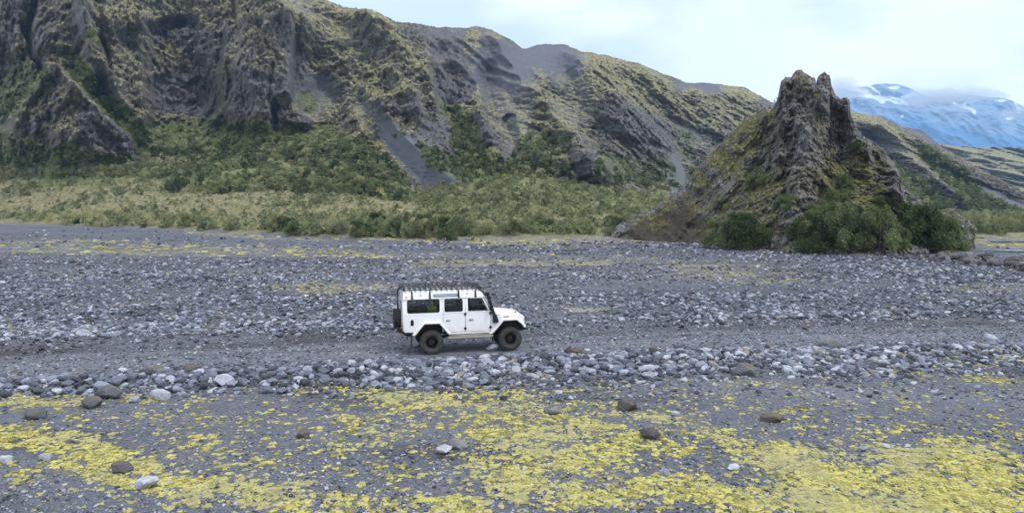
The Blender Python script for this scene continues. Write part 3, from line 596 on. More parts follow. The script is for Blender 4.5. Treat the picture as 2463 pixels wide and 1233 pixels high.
# ------------------------------------------------------------------ shrubs and small trees
def leaf_mat(name, dark, light, sat=1.0):
    t = NT(name); r = t.rnd(); n = t.noise(1.3, 4, .7, t.pos(obj=True))
    c = t.mix(t.map(t.math('ADD', t.math('MULTIPLY', r, .35), t.math('MULTIPLY', n, .8)), .35, .8), dark, light)
    c = t.mix(t.math('MULTIPLY', t.map(t.n.new('ShaderNodeObjectInfo').outputs['Random'], .75, 1.0), .35), c, tuple(min(1, k*1.5+.02) for k in (light[0]*1.15, light[1]*.92, light[2]*.8)))
    m = t.done(c, .75, spec=.2)
    tr = t.n.new('ShaderNodeBsdfTranslucent'); t.l.new(c, tr.inputs['Color']); ms = t.n.new('ShaderNodeMixShader'); ms.inputs[0].default_value = .3
    t.l.new(t.b.outputs[0], ms.inputs[1]); t.l.new(tr.outputs[0], ms.inputs[2]); t.l.new(ms.outputs[0], t.out.inputs['Surface'])
    return m
M_LEAFD = leaf_mat('dark_birch_leaves', (.055, .08, .03), (.205, .25, .11))
M_LEAFL = leaf_mat('pale_willow_leaves', (.16, .18, .09), (.37, .395, .205))
M_BARK = simple('shrub_bark', (.16, .13, .11), .9)
def crown_mesh(name, seed, n, w, h, leaf, nclump, loose=.5):
    r = np.random.default_rng(seed)
    # clump centres in a lumpy dome
    a = r.uniform(0, 2*np.pi, nclump); q = np.sqrt(r.uniform(0, 1, nclump)); t = r.uniform(0, 1, nclump)**.8
    prof = np.sqrt(np.maximum(0, 1-(t*.95)**2.2))
    C = np.stack([np.cos(a)*q*w/2*prof*.85, np.sin(a)*q*w/2*prof*.85, h*(.08+.84*t)], -1)
    R = r.uniform(.09, .19, nclump)*min(w, h)*(1-.4*t)
    wt = R**2; k = r.choice(nclump, n, p=wt/wt.sum())
    u = r.normal(size=(n, 3)); u /= np.linalg.norm(u, axis=1)[:, None]
    rad = R[k]*(r.uniform(0, 1, n)**.35)*(1+loose*r.exponential(.25, n))
    P = C[k] + u*rad[:, None]*np.array([1, 1, 1.15]); P[:, 2] = np.abs(P[:, 2])
    d1 = r.normal(size=(n, 3)) + u*.4; d1 /= np.linalg.norm(d1, axis=1)[:, None]
    d2 = np.cross(d1, r.normal(size=(n, 3))); d2 /= np.linalg.norm(d2, axis=1)[:, None]
    L = leaf*r.uniform(.6, 1.4, n)[:, None]
    V = np.stack([P-d1*L, P+d2*L*.45, P+d1*L, P-d2*L*.45], 1).reshape(-1, 3)
    return np_mesh(name, V, np.arange(4*n).reshape(-1, 4))
def stems_mesh(name, seed, w, h, n=6):
    r = np.random.default_rng(seed); V, Q = [], []
    for i in range(n):
        a = r.uniform(0, 6.28); e = np.array([math.cos(a)*w*.3*r.uniform(.3, 1), math.sin(a)*w*.3*r.uniform(.3, 1), h*r.uniform(.6, .92)])
        b = np.array([math.cos(a)*w*.05, math.sin(a)*w*.05, -.15*h]); rad = h*.016
        prev = None
        for s in range(5):
            f = s/4; c = b+(e-b)*f + np.array([math.sin(f*5+i)*.04*w, math.cos(f*4+i)*.04*w, 0]); rr = rad*(1-.8*f)
            ring = [len(V)+j for j in range(4)]
            for j in range(4): V.append(c + rr*np.array([math.cos(j*1.57), math.sin(j*1.57), 0]))
            if prev: Q += [[prev[j], prev[(j+1) % 4], ring[(j+1) % 4], ring[j]] for j in range(4)]
            prev = ring
    return np_mesh(name, np.array(V), np.array(Q))
CD = [crown_mesh('crown', 100+i, 9000, 1.25+.12*i, 1.0, .024, 34, .5) for i in range(4)]      # dense birch, unit height
CL = [crown_mesh('crown', 200+i, 2600, .95+.12*i, 1.0, .026, 26, .8) for i in range(4)]   # looser willow
CS = [crown_mesh('crown', 300+i, 700, .95+.15*i, 1.0, .055, 16, .6) for i in range(4)]    # far away
for m_ in CD: m_.materials.append(M_LEAFD)
for m_ in CL: m_.materials.append(M_LEAFL)
for m_ in CS[:2]: m_.materials.append(M_LEAFD)
for m_ in CS[2:]: m_.materials.append(M_LEAFL)
TR = [stems_mesh('trunk', 50+i, 1.0, 1.0) for i in range(3)]
for m_ in TR: m_.materials.append(M_BARK)
def shrub(x, y, z, h, crown, label, group, cat='shrub', name='shrub', wide=1.0):
    r = empty(name, (x, y, z), random.uniform(0, 6.28)); tag(r, label, cat, group)
    s = (h*wide, h*wide, h)
    c = link('crown', crown, parent=r); c.scale = s
    t = link('trunk', random.choice(TR), parent=r); t.scale = s
    return r, c
# --- birches at the foot of the stack: photo column, foot row, height in photo pixels, extra width
near_b = [(1742,601,80,1.1,'dark birch bush at the left end of the thicket under the stack'), (1790,604,95,1.15,'rounded dark birch bush left of the mossy boulder, tallest of its clump'), (1835,605,70,1.0,'dark birch bush just left of the mossy boulder'),
 (1965,613,106,1.1,'tall dark birch right of the mossy boulder at the stack foot'), (2010,614,138,.95,'tallest birch climbing the middle of the stack foot'), (2050,614,110,1.1,'full dark birch right of the tallest birch'), (2085,612,85,1.1,'low dark birch in the middle of the thicket'),
 (2120,615,122,1.0,'dark birch below the right buttress of the stack'), (2160,613,75,1.1,'small dark birch at the right buttress foot'), (2205,609,125,1.1,'tall birch standing right of the stack above the boulder bank'), (2235,608,112,1.1,'dark birch between the stack and the low outcrop'),
 (2270,605,95,1.0,'birch in front of the low mossy outcrop'), (2300,604,80,.9,'rightmost birch beside the upright outcrop block'), (1940,611,60,.9,'small birch pressed against the mossy boulder')]
SRC_D = []
for px, py, hp, wd, lab in near_b:
    x, y = gpos(px, py); y += .8; _r, c = shrub(x, y, -.1, hp/F*y, random.choice(CD), lab, 'birches at the foot of the rock stack', 'tree', 'birch', wd); SRC_D.append(c)
# --- shrubs rooted on the flanks of the stack
def on_surface(P, GX, GY, px, py):
    i = np.argmin((GX-px)**2+(GY-py)**2); return P[0].flat[i], P[1].flat[i], P[2].flat[i]
for px, py, hp, lab in [(1815,455,45,'dark bush on the left flank of the stack beside bare rock'), (1740,500,40,'small bush low on the left flank of the stack'), (1890,500,48,'bush in the gully left of the pale rock rib'), (2010,500,60,'bush high above the thicket in the middle of the stack'), (2060,365,26,'lone small bush under the steep right shoulder'),
   (2025,440,34,'small bush in the mossy hollow of the stack'), (2115,500,42,'bush beside the right buttress'), (1705,540,30,'small bush above the bare brown soil slope'), (1980,545,60,'bush above the birches right of the pale rib'), (1775,545,50,'bush above the left thicket'), (2060,530,50,'bush on the grass below the right buttress'),(1830,395,22,'tiny bush high on the left flank')]:
    x, y, z = on_surface(SP, SPX, SPY, px, py); shrub(x, y-.3, z-.3, hp*.85/F*y, random.choice(CD), lab, 'bushes on the flanks of the rock stack', wide=1.2)
# --- bare little tree on the stack's left shoulder
def twig_tree():
    V, Q = [], []; r = random.Random(4)
    def limb(a, b, ra, rb):
        k = len(V); d = (b-a).normalized(); u = d.orthogonal().normalized(); w = d.cross(u)
        for c, rr in ((a, ra), (b, rb)):
            for j in range(4): V.append(c + (u*math.cos(j*1.57)+w*math.sin(j*1.57))*rr)
        for j in range(4): Q.append([k+j, k+(j+1) % 4, k+4+(j+1) % 4, k+4+j])
    def grow(p, d, L, ra, n):
        q = p+d*L; limb(p, q, ra, ra*.7)
        if n == 0: return
        for _ in range(3):
            e = (d + Vector((r.uniform(-.6, .6), r.uniform(-.6, .6), r.uniform(-.1, .5)))).normalized(); grow(q, e, L*r.uniform(.6, .85), ra*.65, n-1)
    grow(Vector((0, 0, 0)), Vector((.05, 0, 1)), .75, .035, 4)
    return np_mesh('bare_tree', np.array([tuple(v) for v in V]), np.array(Q))
x, y, z = on_surface(SP, SPX, SPY, 1866, 275)
tag(link('bare_tree', twig_tree(), M_BARK, loc=(x, y+.3, z-.3)), 'thin leafless tree on the left shoulder of the rock stack', 'tree')

# --- everything else that grows: sample places, keep the largest as things, the rest as one mass
cand = []   # (apparent px height, x, y, z, h, dark, zone)
def add_plain(n, pxr, dr, hr, dark, zone, keep=None):
    px = rng.uniform(*pxr, n); u = rng.uniform(0, 1, n)
    bank = np.interp(px, BANK_PX, BANK_D); bd = np.interp(px, BASE_PX, BASE_D)
    y = bank + (dr[0] + (dr[1]-dr[0])*u)*(bd-bank); x = (px-CX)/F*y
    z, moss, veg, tr, rut, st, cv = ground_fields(x, y)
    py = HZ + F*(HC-z)/y
    d = fbm(x*.03, y*.04, 11, 4, .6)
    for i in range(n):
        if keep and not keep(px[i], py[i], d[i]): continue
        if 1495 < px[i] < 2400 and y[i] < 108: continue
        if px[i] > 1530 and px[i] < 2380 and y[i] < 96: continue
        h = rng.uniform(*hr)*(1+.3*d[i]); dk = rng.uniform() < dark
        cand.append((h/y[i]*F, x[i], y[i], z[i]-.05, h, dk, zone))
add_plain(190, (-150, 2560), (.012, .05), (1.0, 2.6), .25, 'bank', lambda px, py, d: (px < 280 and d > -.05) or px > 280)
add_plain(130, (640, 1560), (.005, .08), (1.0, 3.0), .25, 'bank')
add_plain(1700, (-300, 1750), (.06, 1.0), (.8, 2.4), .06, 'plain', lambda px, py, d: d > -.25 and not (px < 1000 and 470 < py < 520 and d < .25))
add_plain(620, (400, 980), (.55, 1.0), (1.8, 3.8), .6, 'wood', lambda px, py, d: d > -.5)
add_plain(260, (-300, 420), (.75, 1.0), (1.6, 3.4), .25, 'wood', lambda px, py, d: d > -.5)
add_plain(900, (1000, 1750), (.3, 1.0), (1.2, 2.6), .1, 'plain')
add_plain(600, (2150, 2800), (.01, .9), (1.6, 3.2), .3, 'plain')
add_plain(1500, (-200, 1100), (.15, .75), (.45, 1.1), .1, 'plain')
# single clumps in front of the bank edge
for px, py, hp in [(1072,578,34),(1134,580,18),(1096,576,22),(60,516,22),(120,520,24),(200,540,44),(240,545,36),(300,546,30),(330,553,40),(412,548,34),(165,538,36),(690,548,22),(735,552,26),(1290,520,26)]:
    x, y = gpos(px, py)
    if px < 460 or y > 150:
        D = np.interp(px, BANK_PX, BANK_D)+6; x, y = (px-CX)/F*D, D
    zz = float(ground_z(x, y)[0]); cand.append((hp*1.5, x, y, zz-.05, hp/F*y*1.05, px in (1072, 1134), 'bank'))
# hillside shrubs on the cliff relief
gm = MST['green'] + .35*fbm(MP[0]*.06, MP[1]*.05, MP[2]*.08, 3); gm = np.where(gm > .45, gm, 0); gm *= (MPY < 520); gm = gm*np.where((MPX > 330)*(MPX < 870)*(MPY < 362), .12, 1)
pw = (gm/gm.sum()).ravel(); pick = rng.choice(pw.size, 2000, p=pw)
for i in pick:
    x, y, z = MP[0].flat[i], MP[1].flat[i], MP[2].flat[i]; py = MPY.flat[i]
    h = rng.uniform(1.1, 2.9)*(1.25 if py > 330 else .9)
    cand.append((h/y*F*.9, x, y-.3, z-.4, h, rng.uniform() < .75, 'hill'))
cand.sort(key=lambda c: -c[0])
ZONE = {'bank': ('shrub on the river bank edge', 'shrubs along the edge of the river bank'),
        'plain': ('shrub on the tan heath', 'shrubs scattered on the heath plain'),
        'wood': ('birch in the cliff foot scrub', 'birches in the scrub belt under the cliff'),
        'hill': ('shrub on the steep cliff slope', 'shrubs on the green cliff slopes')}
for c in cand[:270]:
    _, x, y, z, h, dk, zone = c
    lab, grp = ZONE[zone]; px = CX+F*x/y; size = 'largest' if h > 3.2 else 'tall' if h > 2.5 else 'middling' if h > 1.9 else 'low'
    place = 'far left' if px < 150 else 'below the triangular crag' if px < 290 else 'below the left cliff' if px < 420 else 'below the rock pillar' if px < 640 else 'just right of the pillar' if px < 800 else 'left of the scree tongue' if px < 960 else 'below the scree tongue' if px < 1150 else 'below the middle gully' if px < 1320 else 'above the vehicle bonnet' if px < 1400 else 'towards the stack' if px < 1500 else 'left of the stack' if px < 1900 else 'behind the low outcrop' if px < 2370 else 'beyond the river arm' if px < 2430 else 'at the far right edge'
    lab = size + (' dark green ' if dk else ' pale green ') + lab + ', ' + place
    shrub(x, y, z, h, random.choice(CD if dk and zone != 'plain' else CL), lab, grp + (', dark' if dk else ', pale'), wide=random.uniform(.85, 1.25))

def scatter(name, P, S, R, I, sources, kind='stuff'):
    """points that carry instances of objects standing in the scene"""
    me = bpy.data.meshes.new(name); me.vertices.add(len(P)); me.vertices.foreach_set('co', np.ascontiguousarray(P, np.float32).ravel())
    for nm, ty, a, f in (('size', 'FLOAT_VECTOR', S, 'vector'), ('turn', 'FLOAT_VECTOR', R, 'vector'), ('kind', 'INT', I, 'value')):
        at = me.attributes.new(nm, ty, 'POINT'); at.data.foreach_set(f, np.ascontiguousarray(a, np.int32 if ty == 'INT' else np.float32).ravel())
    o = link(name, me); tag(o, kind=kind)
    g = bpy.data.node_groups.new(name+'_nodes', 'GeometryNodeTree')
    g.interface.new_socket('Geometry', in_out='INPUT', socket_type='NodeSocketGeometry'); g.interface.new_socket('Geometry', in_out='OUTPUT', socket_type='NodeSocketGeometry')
    n, l = g.nodes, g.links; gi = n.new('NodeGroupInput'); go = n.new('NodeGroupOutput')
    iop = n.new('GeometryNodeInstanceOnPoints'); jg = n.new('GeometryNodeJoinGeometry')
    mp_ = n.new('GeometryNodeMeshToPoints')
    for s in reversed(sources):
        oi = n.new('GeometryNodeObjectInfo'); oi.transform_space = 'ORIGINAL'; oi.inputs['Object'].default_value = s; oi.inputs['As Instance'].default_value = True
        l.new(oi.outputs['Geometry'], jg.inputs[0])
    l.new(gi.outputs[0], mp_.inputs[0]); l.new(mp_.outputs[0], iop.inputs['Points']); l.new(jg.outputs[0], iop.inputs['Instance']); iop.inputs['Pick Instance'].default_value = True
    for nm, ty, sock in (('size', 'FLOAT_VECTOR', 'Scale'), ('turn', 'FLOAT_VECTOR', 'Rotation'), ('kind', 'INT', 'Instance Index')):
        na = n.new('GeometryNodeInputNamedAttribute'); na.data_type = ty; na.inputs['Name'].default_value = nm; l.new(na.outputs['Attribute'], iop.inputs[sock])
    l.new(iop.outputs[0], go.inputs[0]); m = o.modifiers.new('scatter', 'NODES'); m.node_group = g
    return o
# far shrub sources: four simple bushes on the bank far right and left, themselves things
srcs = []
for i, (px, D) in enumerate([(2440, 205), (2400, 212), (2455, 200), (2385, 215)]):
    x = (px-CX)/F*D; r_, c_ = shrub(x, D, float(ground_z(x, D)[0]), 2.4, CS[i], ['second from the right of the far bank shrubs at the right edge','second from the left of the far bank shrubs at the right edge','rightmost shrub on the far bank at the right edge','leftmost of the far bank shrubs beside the upright outcrop'][i], 'shrubs on the far bank at the right edge'); srcs.append(c_)
rest = cand[270:]
A = np.array([(c[1], c[2], c[3]) for c in rest]); h = np.array([c[4] for c in rest]); dk = np.array([c[5] for c in rest])
wd = rng.uniform(.85, 1.4, len(h))
scatter('scrub', A, np.stack([h*wd, h*wd, h], -1), np.stack([0*h, 0*h, rng.uniform(0, 6.28, len(h))], -1), np.where(dk, rng.integers(0, 2, len(h)), rng.integers(2, 4, len(h))), srcs)
# ------------------------------------------------------------------ stones and moss cushions
def stone_mesh(name, seed, sub=2, flat=.62):
    bm = bmesh.new(); bmesh.ops.create_icosphere(bm, subdivisions=sub, radius=.5)
    me = bpy.data.meshes.new(name); bm.to_mesh(me); bm.free(); n = len(me.vertices)
    co = np.empty(n*3, np.float32); me.vertices.foreach_get('co', co); co = co.reshape(-1, 3); r = np.random.default_rng(seed)
    co *= (1+.16*pn(co[:, 0]*3+seed, co[:, 1]*3, co[:, 2]*3+4))[:, None]
    for _ in range(12):     # flattened facets, as on river-worn blocks
        u = r.normal(size=3); u /= np.linalg.norm(u); lim = r.uniform(.24, .42); d = co@u; k = d > lim; co[k] -= (d[k]-lim)[:, None]*u*.9
    co *= (1+.22*pn(co[:, 0]*2+seed, co[:, 1]*2, co[:, 2]*2)+.08*pn(co[:, 0]*6+seed, co[:, 1]*6, co[:, 2]*6))[:, None]
    co *= np.array([1, r.uniform(.65, .9), flat*r.uniform(.8, 1.15)])
    me.vertices.foreach_set('co', co.astype(np.float32).ravel()); me.update(); return me
def stone_mat(name, dark=False, mossy=False, tone=None):
    t = NT(name); r = t.rnd(); P = t.pos(); n = t.noise(9, 6, .7, t.pos((1, 1, 1))); big = t.noise(.22, 3, .5, P)
    v = t.math('ADD', r, t.math('MULTIPLY', t.math('SUBTRACT', big, .5), .9)) if tone is None else t.math('MULTIPLY_ADD', r, .2, tone)
    c = t.ramp(v, [(.0, (.036, .039, .050)), (.25, (.072, .080, .104)), (.5, (.135, .15, .192)), (.75, (.24, .265, .33)), (.93, (.47, .49, .55)), (1, (.26, .23, .20))])
    if dark: c = t.mix(.65, c, (.075, .066, .06))
    c = t.mix(t.map(n, .35, .7, 0, .35), c, (.06, .058, .062))
    nz_ = t.nz(False)
    if mossy:
        c = t.mix(t.map(t.math('ADD', t.math('MULTIPLY', nz_, .5), n), .88, 1.08), c, (.12, .105, .06))
    return t.done(c, .85, t.bump(t.noise(30, 5, .7, P), .35, .02), spec=.3)
M_STONE = stone_mat('river_stone'); M_DSTONE = stone_mat('dark_boulder_stone', dark=True, mossy=True)
STM = [stone_mesh('stone', 900+i) for i in range(8)]
for m_ in STM: m_.materials.append(M_STONE)
TONES = {'dark': .12, 'mid-grey': .42, 'pale': .74}; TM = {}
for tn, tv in TONES.items():
    mt = stone_mat(tn.replace('-', '_')+'_stone', tone=tv); TM[tn] = []
    for m_ in STM: c_ = m_.copy(); c_.materials.clear(); c_.materials.append(mt); TM[tn].append(c_)
DSM = [stone_mesh('boulder', 950+i, 3, .58) for i in range(4)]
for m_ in DSM: m_.materials.append(M_DSTONE)
def on_track(x, y): return np.abs(y-track_y(x)+.5*pn(x*.5, y*.5, 8)) < 1.9
# named stones seen in the photograph: column, row of the foot, width in photo pixels, dark?, label
NAMED = [(1512,985,62,1,'large dark rounded boulder in the moss right of centre'), (1070,1100,46,0,'pale round boulder with a dark one behind it in the foreground'), (1100,1088,52,1,'dark low boulder behind the pale round one in the foreground'), (1625,1004,28,0,'small whitish stone alone on grey gravel between moss patches'),
 (1560,914,40,0,'whitish boulder at the near edge of the stone berm right of the vehicle'), (1385,868,58,1,'brown upright boulder in the berm right of the vehicle'), (1800,905,70,1,'wide dark boulder at the near edge of the berm'), (1555,900,46,0,'tan grey boulder behind the whitish one in the berm'),
 (1186,838,34,0,'pale stone between the wheels against the front tyre'), (1243,900,36,0,'pale boulder in the berm just below the front wheel'), (740,912,32,0,'pale boulder in the berm left of the vehicle'), (545,933,60,0,'flat white stone at the near edge of the berm on the left'),
 (460,905,60,1,'dark brown mossy boulder in the left berm'), (372,912,70,1,'low dark mossy boulder in the left berm'), (240,952,56,0,'pale boulder above the dark one at the left moss strip'), (260,965,66,1,'dark boulder below the pale one at the left moss strip'), (390,965,52,0,'pale flat topped boulder on the left moss strip'),
 (128,940,40,0,'pale boulder at the far left of the berm'), (35,912,44,1,'dark brown boulder at the left edge of the berm'), (185,912,50,1,'dark mossy boulder right of the leftmost one in the berm'), (85,1012,64,1,'big blurred grey brown boulder at the left edge below the moss strip'), (225,985,60,1,'brown boulder among moss left of the centre'),
 (350,1183,60,0,'white flat stone in the lower left moss'), (290,1140,60,1,'dark stone cluster boulder in the lower left moss'), (730,1055,46,1,'dark stone on grey gravel in the foreground left of centre'), (15,1120,40,0,'pale stone at the left edge of the picture'), (110,1112,34,0,'pale stone in the left moss band'),
 (2130,458+620,26,0,'pale stone on grey gravel at the lower right'), (2075,1085,26,0,'small pale stone above the right moss field'), (1765,1140,36,0,'pale stone among the moss cushions right of centre'), (1600,1150,34,0,'pale flat stone in the moss below the centre right'), (1900,880,40,0,'grey boulder below the right end of the berm'), (2385,825,46,0,'pale boulder on the right berm'),
 (1990,840,60,1,'flat mossy boulder at the far side of the berm on the right'), (1575,868,40,1,'brown mossy boulder in the middle of the berm'), (1400,848,36,0,'grey boulder just right of the track edge'), (205,815,44,0,'pale boulder left of the far wheel rut'), (175,822,20,0,'white stone at the edge of the far wheel rut'),
 (1855,1015,60,1,'dark boulder in the right middle gravel'), (1560,1060,60,1,'dark boulder on the upper side of a moss patch'), (1330,990,52,1,'dark stone at the moss strip in the centre')]
S0 = []
def put_stone(me, x, y, w, label, group, name='stone', sink=.28, cat='stone', z=None, hs=1.0):
    z = float(ground_z(x, y)[0]) if z is None else z
    o = link(name, me, loc=(x, y, z + w*(.27 if me in DSM else .31)*(1-sink)*hs)); o.scale = (w, w, w*hs); o.rotation_euler = (random.uniform(-.2, .2), random.uniform(-.2, .2), random.uniform(-.5, .5)+random.choice((0, math.pi)))
    tag(o, label, cat, group); return o
for px, py, wp, dk, lab in NAMED:
    x, y = gpos(px, py); w = wp/F*y
    put_stone(random.choice(DSM if dk else TM['pale']), x, y, w, lab, 'boulders and stones on the river flat', 'boulder', .3, 'boulder')
# sampling of the cobbles: rows of the photograph so that near ground gets the smaller stones too
def sample(n, py0, py1, pxr=(-420, 2880)):
    px = rng.uniform(*pxr, n); py = rng.uniform(py0, py1, n); D = K/(py-HZ); return (px-CX)/F*D, D, px, py
allx, ally, allw, allb = [], [], [], []
def add_stones(n, py0, py1, smin, smax, p0, p1, power=2.4, berm=0):
    x, y, px, py = sample(n, py0, py1)
    z, moss, veg, tr, rut, stony, cov = ground_fields(x, y)
    cl = .45+.8*fbm(x*.35, y*.35, 33, 3)+.9*pn(x*.07, y*.3, 41)*(y > 22)
    pr = (p0 + (p1-p0)*stony)*np.clip(.45+.75*cl, .12, 1.3)*(1-.75*moss)
    ok = (rng.uniform(0, 1, n) < pr)*(veg < .3)*(~(on_track(x, y)*(y < 60)))
    ok &= (rng.uniform(0, 1, n) < np.where((y < 60), 1-.8*tr, 1))
    w = smin + (smax-smin)*rng.uniform(0, 1, n)**power
    w = w*(.75+.55*stony)
    allx.append(x[ok]); ally.append(y[ok]); allw.append(w[ok])
add_stones(80000, 900, 1300, .028, .15, .35, 1.0, 3.2)
add_stones(60000, 780, 960, .05, .33, .15, 1.0, 3.6)
add_stones(90000, 655, 820, .06, .30, .10, .95, 4.0)
add_stones(52000, 585, 680, .10, .40, .12, .85, 3.6)
add_stones(9000, 548, 600, .25, .8, .15, .7, 3.0)
# thick rubble on the shoulder
x = rng.uniform(-19, 30, 7000); s = rng.normal(-4.0, .72, 7000); y = track_y(x)+s
allx.append(x); ally.append(y); allw.append(.06+.34*rng.uniform(0, 1, 7000)**3.0)
x = rng.uniform(-26, 40, 3200); s = rng.normal(3.5, .5, 3200); y = track_y(x)+s
allx.append(x); ally.append(y); allw.append(.07+.26*rng.uniform(0, 1, 3200)**2.6)
X = np.concatenate(allx); Y = np.concatenate(ally); Wd = np.concatenate(allw)
carz = (X > -4.3)*(X < 1.3)*(np.abs(Y-26.3-.17*(X+1.4)) < 1.6); X, Y, Wd = X[~carz], Y[~carz], Wd[~carz]
Z = ground_z(X, Y); n = len(X)
app = Wd/Y*F*((np.abs(X/Y) < .72)) ; order = np.argsort(-app); top_i = order[:240]; rest_i = order[240:]
def stone_label(x, y, w):
    s = y-track_y(x); px = CX+F*x/y; size = 'big' if w > .42 else 'medium' if w > .32 else 'small'
    side = [s_ for lim, s_ in ((130, 'at the left edge of the picture'), (330, 'near the left edge'), (550, 'far behind the vehicle'), (760, 'some way behind the vehicle'), (930, 'just behind the vehicle'), (1110, 'below the rear wheel'), (1290, 'below the front wheel'), (1480, 'just ahead of the vehicle'), (1750, 'ahead of the vehicle'), (2080, 'below the rock stack'), (2300, 'right of the rock stack'), (9999, 'at the right edge')) if px < lim][0]
    row = 'outer edge' if s < -4.5 else 'crest' if s < -3.7 else 'track side'
    if y < 60 and -5.6 < s < -2.3: return f'{size} cobble on the berm {row}, {side}', 'cobbles in the berm beside the track'
    if y < 60 and s <= -5.6: return f'{size} stone among yellow moss, {side}', 'stones in the mossy foreground'
    if y < 60: return f'{size} river cobble beyond the track, {side}', 'cobbles beyond the track'
    return f'{size} boulder far out on the flat, {side}', 'boulders far out on the flat'
STONES = []
for j, i in enumerate(top_i):
    lab, grp = stone_label(X[i], Y[i], Wd[i])
    tn = None if j < 8 else random.choice(('dark', 'mid-grey', 'mid-grey', 'pale')); lab = lab if tn is None else tn+' '+lab
    STONES.append(put_stone(STM[j % 8] if tn is None else TM[tn][j % 8], X[i], Y[i], Wd[i], lab, grp, z=Z[i]))
TRK = rng.uniform(-22, 34, 30000); TY = track_y(TRK)+rng.uniform(-2.8, 3.0, 30000)
m = len(rest_i); w = Wd[rest_i]; sc = np.stack([w*rng.uniform(.9, 1.35, m), w*rng.uniform(.8, 1.1, m), w*rng.uniform(.7, 1.1, m)], -1)
scatter('cobbles', np.stack([X[rest_i], Y[rest_i], Z[rest_i]+w*.10], -1), sc, np.stack([rng.uniform(-.3, .3, m), rng.uniform(-.3, .3, m), rng.uniform(0, 6.28, m)], -1), rng.integers(0, 8, m), STONES[:8])
tw = .018+.13*rng.uniform(0, 1, len(TRK))**4; k_ = ~((TRK > -3.4)*(TRK < .6)*(np.abs(TY-26.3-.17*(TRK+1.4)) < 1.1)); TRK, TY, tw = TRK[k_], TY[k_], tw[k_]; m = len(tw)
scatter('track_pebbles', np.stack([TRK, TY, ground_z(TRK, TY)+tw*.1], -1), np.stack([tw*1.2, tw, tw*.8], -1), np.stack([0*tw, 0*tw, rng.uniform(0, 6.28, m)], -1), rng.integers(0, 8, m), STONES[:8])
# dark boulder bank right of the stack
k = 0
bx, by, bw = [], [], []
for _ in range(420):
    px = random.uniform(2130, 2640); t_ = random.random(); py = 612 + (px-2130)*.055 + t_*(8+(px-2130)*.05); D = K/(py-HZ); bx.append((px-CX)/F*D); by.append(D); bw.append((.28+.75*random.random()**2)*(.7+.5*(px > 2250)))
BZ = ground_z(np.array(bx), np.array(by)); od = np.argsort(-np.array(bw))
bsrc = []
for q, i in enumerate(od[:70]):
    o = put_stone(DSM[q % 4], bx[i], by[i], bw[i], ('biggest' if q < 10 else 'big' if q < 25 else 'medium' if q < 45 else 'small')+' dark boulder in the boulder bank, '+[s_ for lim, s_ in ((-2, 'left end'), (24, 'below the birches'), (44, 'below the low outcrop'), (54, 'below the upright outcrop'), (999, 'at the right edge')) if (CX+F*bx[i]/by[i]-2140)/5 < lim][0], 'boulder bank right of the rock stack', 'boulder', .25, 'boulder', z=BZ[i]+.1); bsrc.append(o)
i = od[70:]; w = np.array(bw)[i]; scatter('boulder_rubble', np.stack([np.array(bx)[i], np.array(by)[i], BZ[i]+.1], -1), np.stack([w, w, w], -1), rng.uniform(-.5, 3, (len(i), 3)), rng.integers(0, 4, len(i)), bsrc[:4])

# moss cushions
def cushion(name, seed, sub=3):
    bm = bmesh.new(); bmesh.ops.create_icosphere(bm, subdivisions=sub, radius=.5)
    me = bpy.data.meshes.new(name); bm.to_mesh(me); bm.free(); n = len(me.vertices)
    co = np.empty(n*3, np.float32); me.vertices.foreach_get('co', co); co = co.reshape(-1, 3)
    r = np.random.default_rng(int(seed*10)); N = 6 if sub == 2 else 0
    co *= (1+.38*fbm(co[:, 0]*2.6+seed, co[:, 1]*2.6, co[:, 2]*1.5, 3, .6))[:, None]; co *= (1, 1, .42)
    if N:      # a mat of small heads
        fc = np.array([p.vertices[:] for p in me.polygons]); VV, QQ = [], []
        for k in range(N):
            a = r.uniform(0, 6.28); q = r.uniform(0, .5)*(k > 0); s_ = r.uniform(.28, .55)
            VV.append(co*s_*np.array([1, 1, 1.1])+np.array([math.cos(a)*q, math.sin(a)*q, 0])); QQ.append(fc+k*n)
        return np_mesh(name, np.vstack(VV), np.vstack(QQ), True)
    me.vertices.foreach_set('co', co.astype(np.float32).ravel()); me.polygons.foreach_set('use_smooth', np.ones(len(me.polygons), bool)); me.update(); return me
def moss_mat():
    t = NT('yellow_moss'); r = t.rnd(); P = t.pos(); n = t.noise(16, 6, .75, P); b = t.noise(.5, 3, .5, P)
    c = t.mix(t.map(t.math('ADD', t.math('MULTIPLY', r, .35), t.math('MULTIPLY', n, .8)), .3, .85), (.17, .155, .05), (.60, .545, .18))
    c = t.mix(t.map(b, .45, .62, 0, .6), c, (.36, .34, .19))
    return t.done(c, .95, t.bump(t.noise(70, 5, .75, P), .7, .02), spec=.1)
M_MOSS = moss_mat(); CUM = [cushion('moss_cushion', i*7.7+1, 2) for i in range(5)]
for m_ in CUM: m_.materials.append(M_MOSS)
mx_, my_, mw_ = [], [], []
for n, py0, py1, a, b_, sp in ((230000, 900, 1300, .04, .16, 1), (50000, 600, 900, .07, .24, 1), (9000, 540, 620, .3, .9, 1)):
    x, y, px, py = sample(n, py0, py1, (-300, 2760)); z, moss, veg, tr, rut, st_, cv = ground_fields(x, y)
    ok = rng.uniform(0, 1, n) < (moss**1.1*1.15+.05*cv)*(veg < .4)*(1-tr)
    mx_.append(x[ok]); my_.append(y[ok]); mw_.append((a+(b_-a)*rng.uniform(0, 1, ok.sum())**2.2))
X = np.concatenate(mx_); Y = np.concatenate(my_); w = np.concatenate(mw_); Z = ground_z(X, Y); m = len(X)
app = w/Y*F*(np.abs(X/Y) < .72); order = np.argsort(-app); CU = []
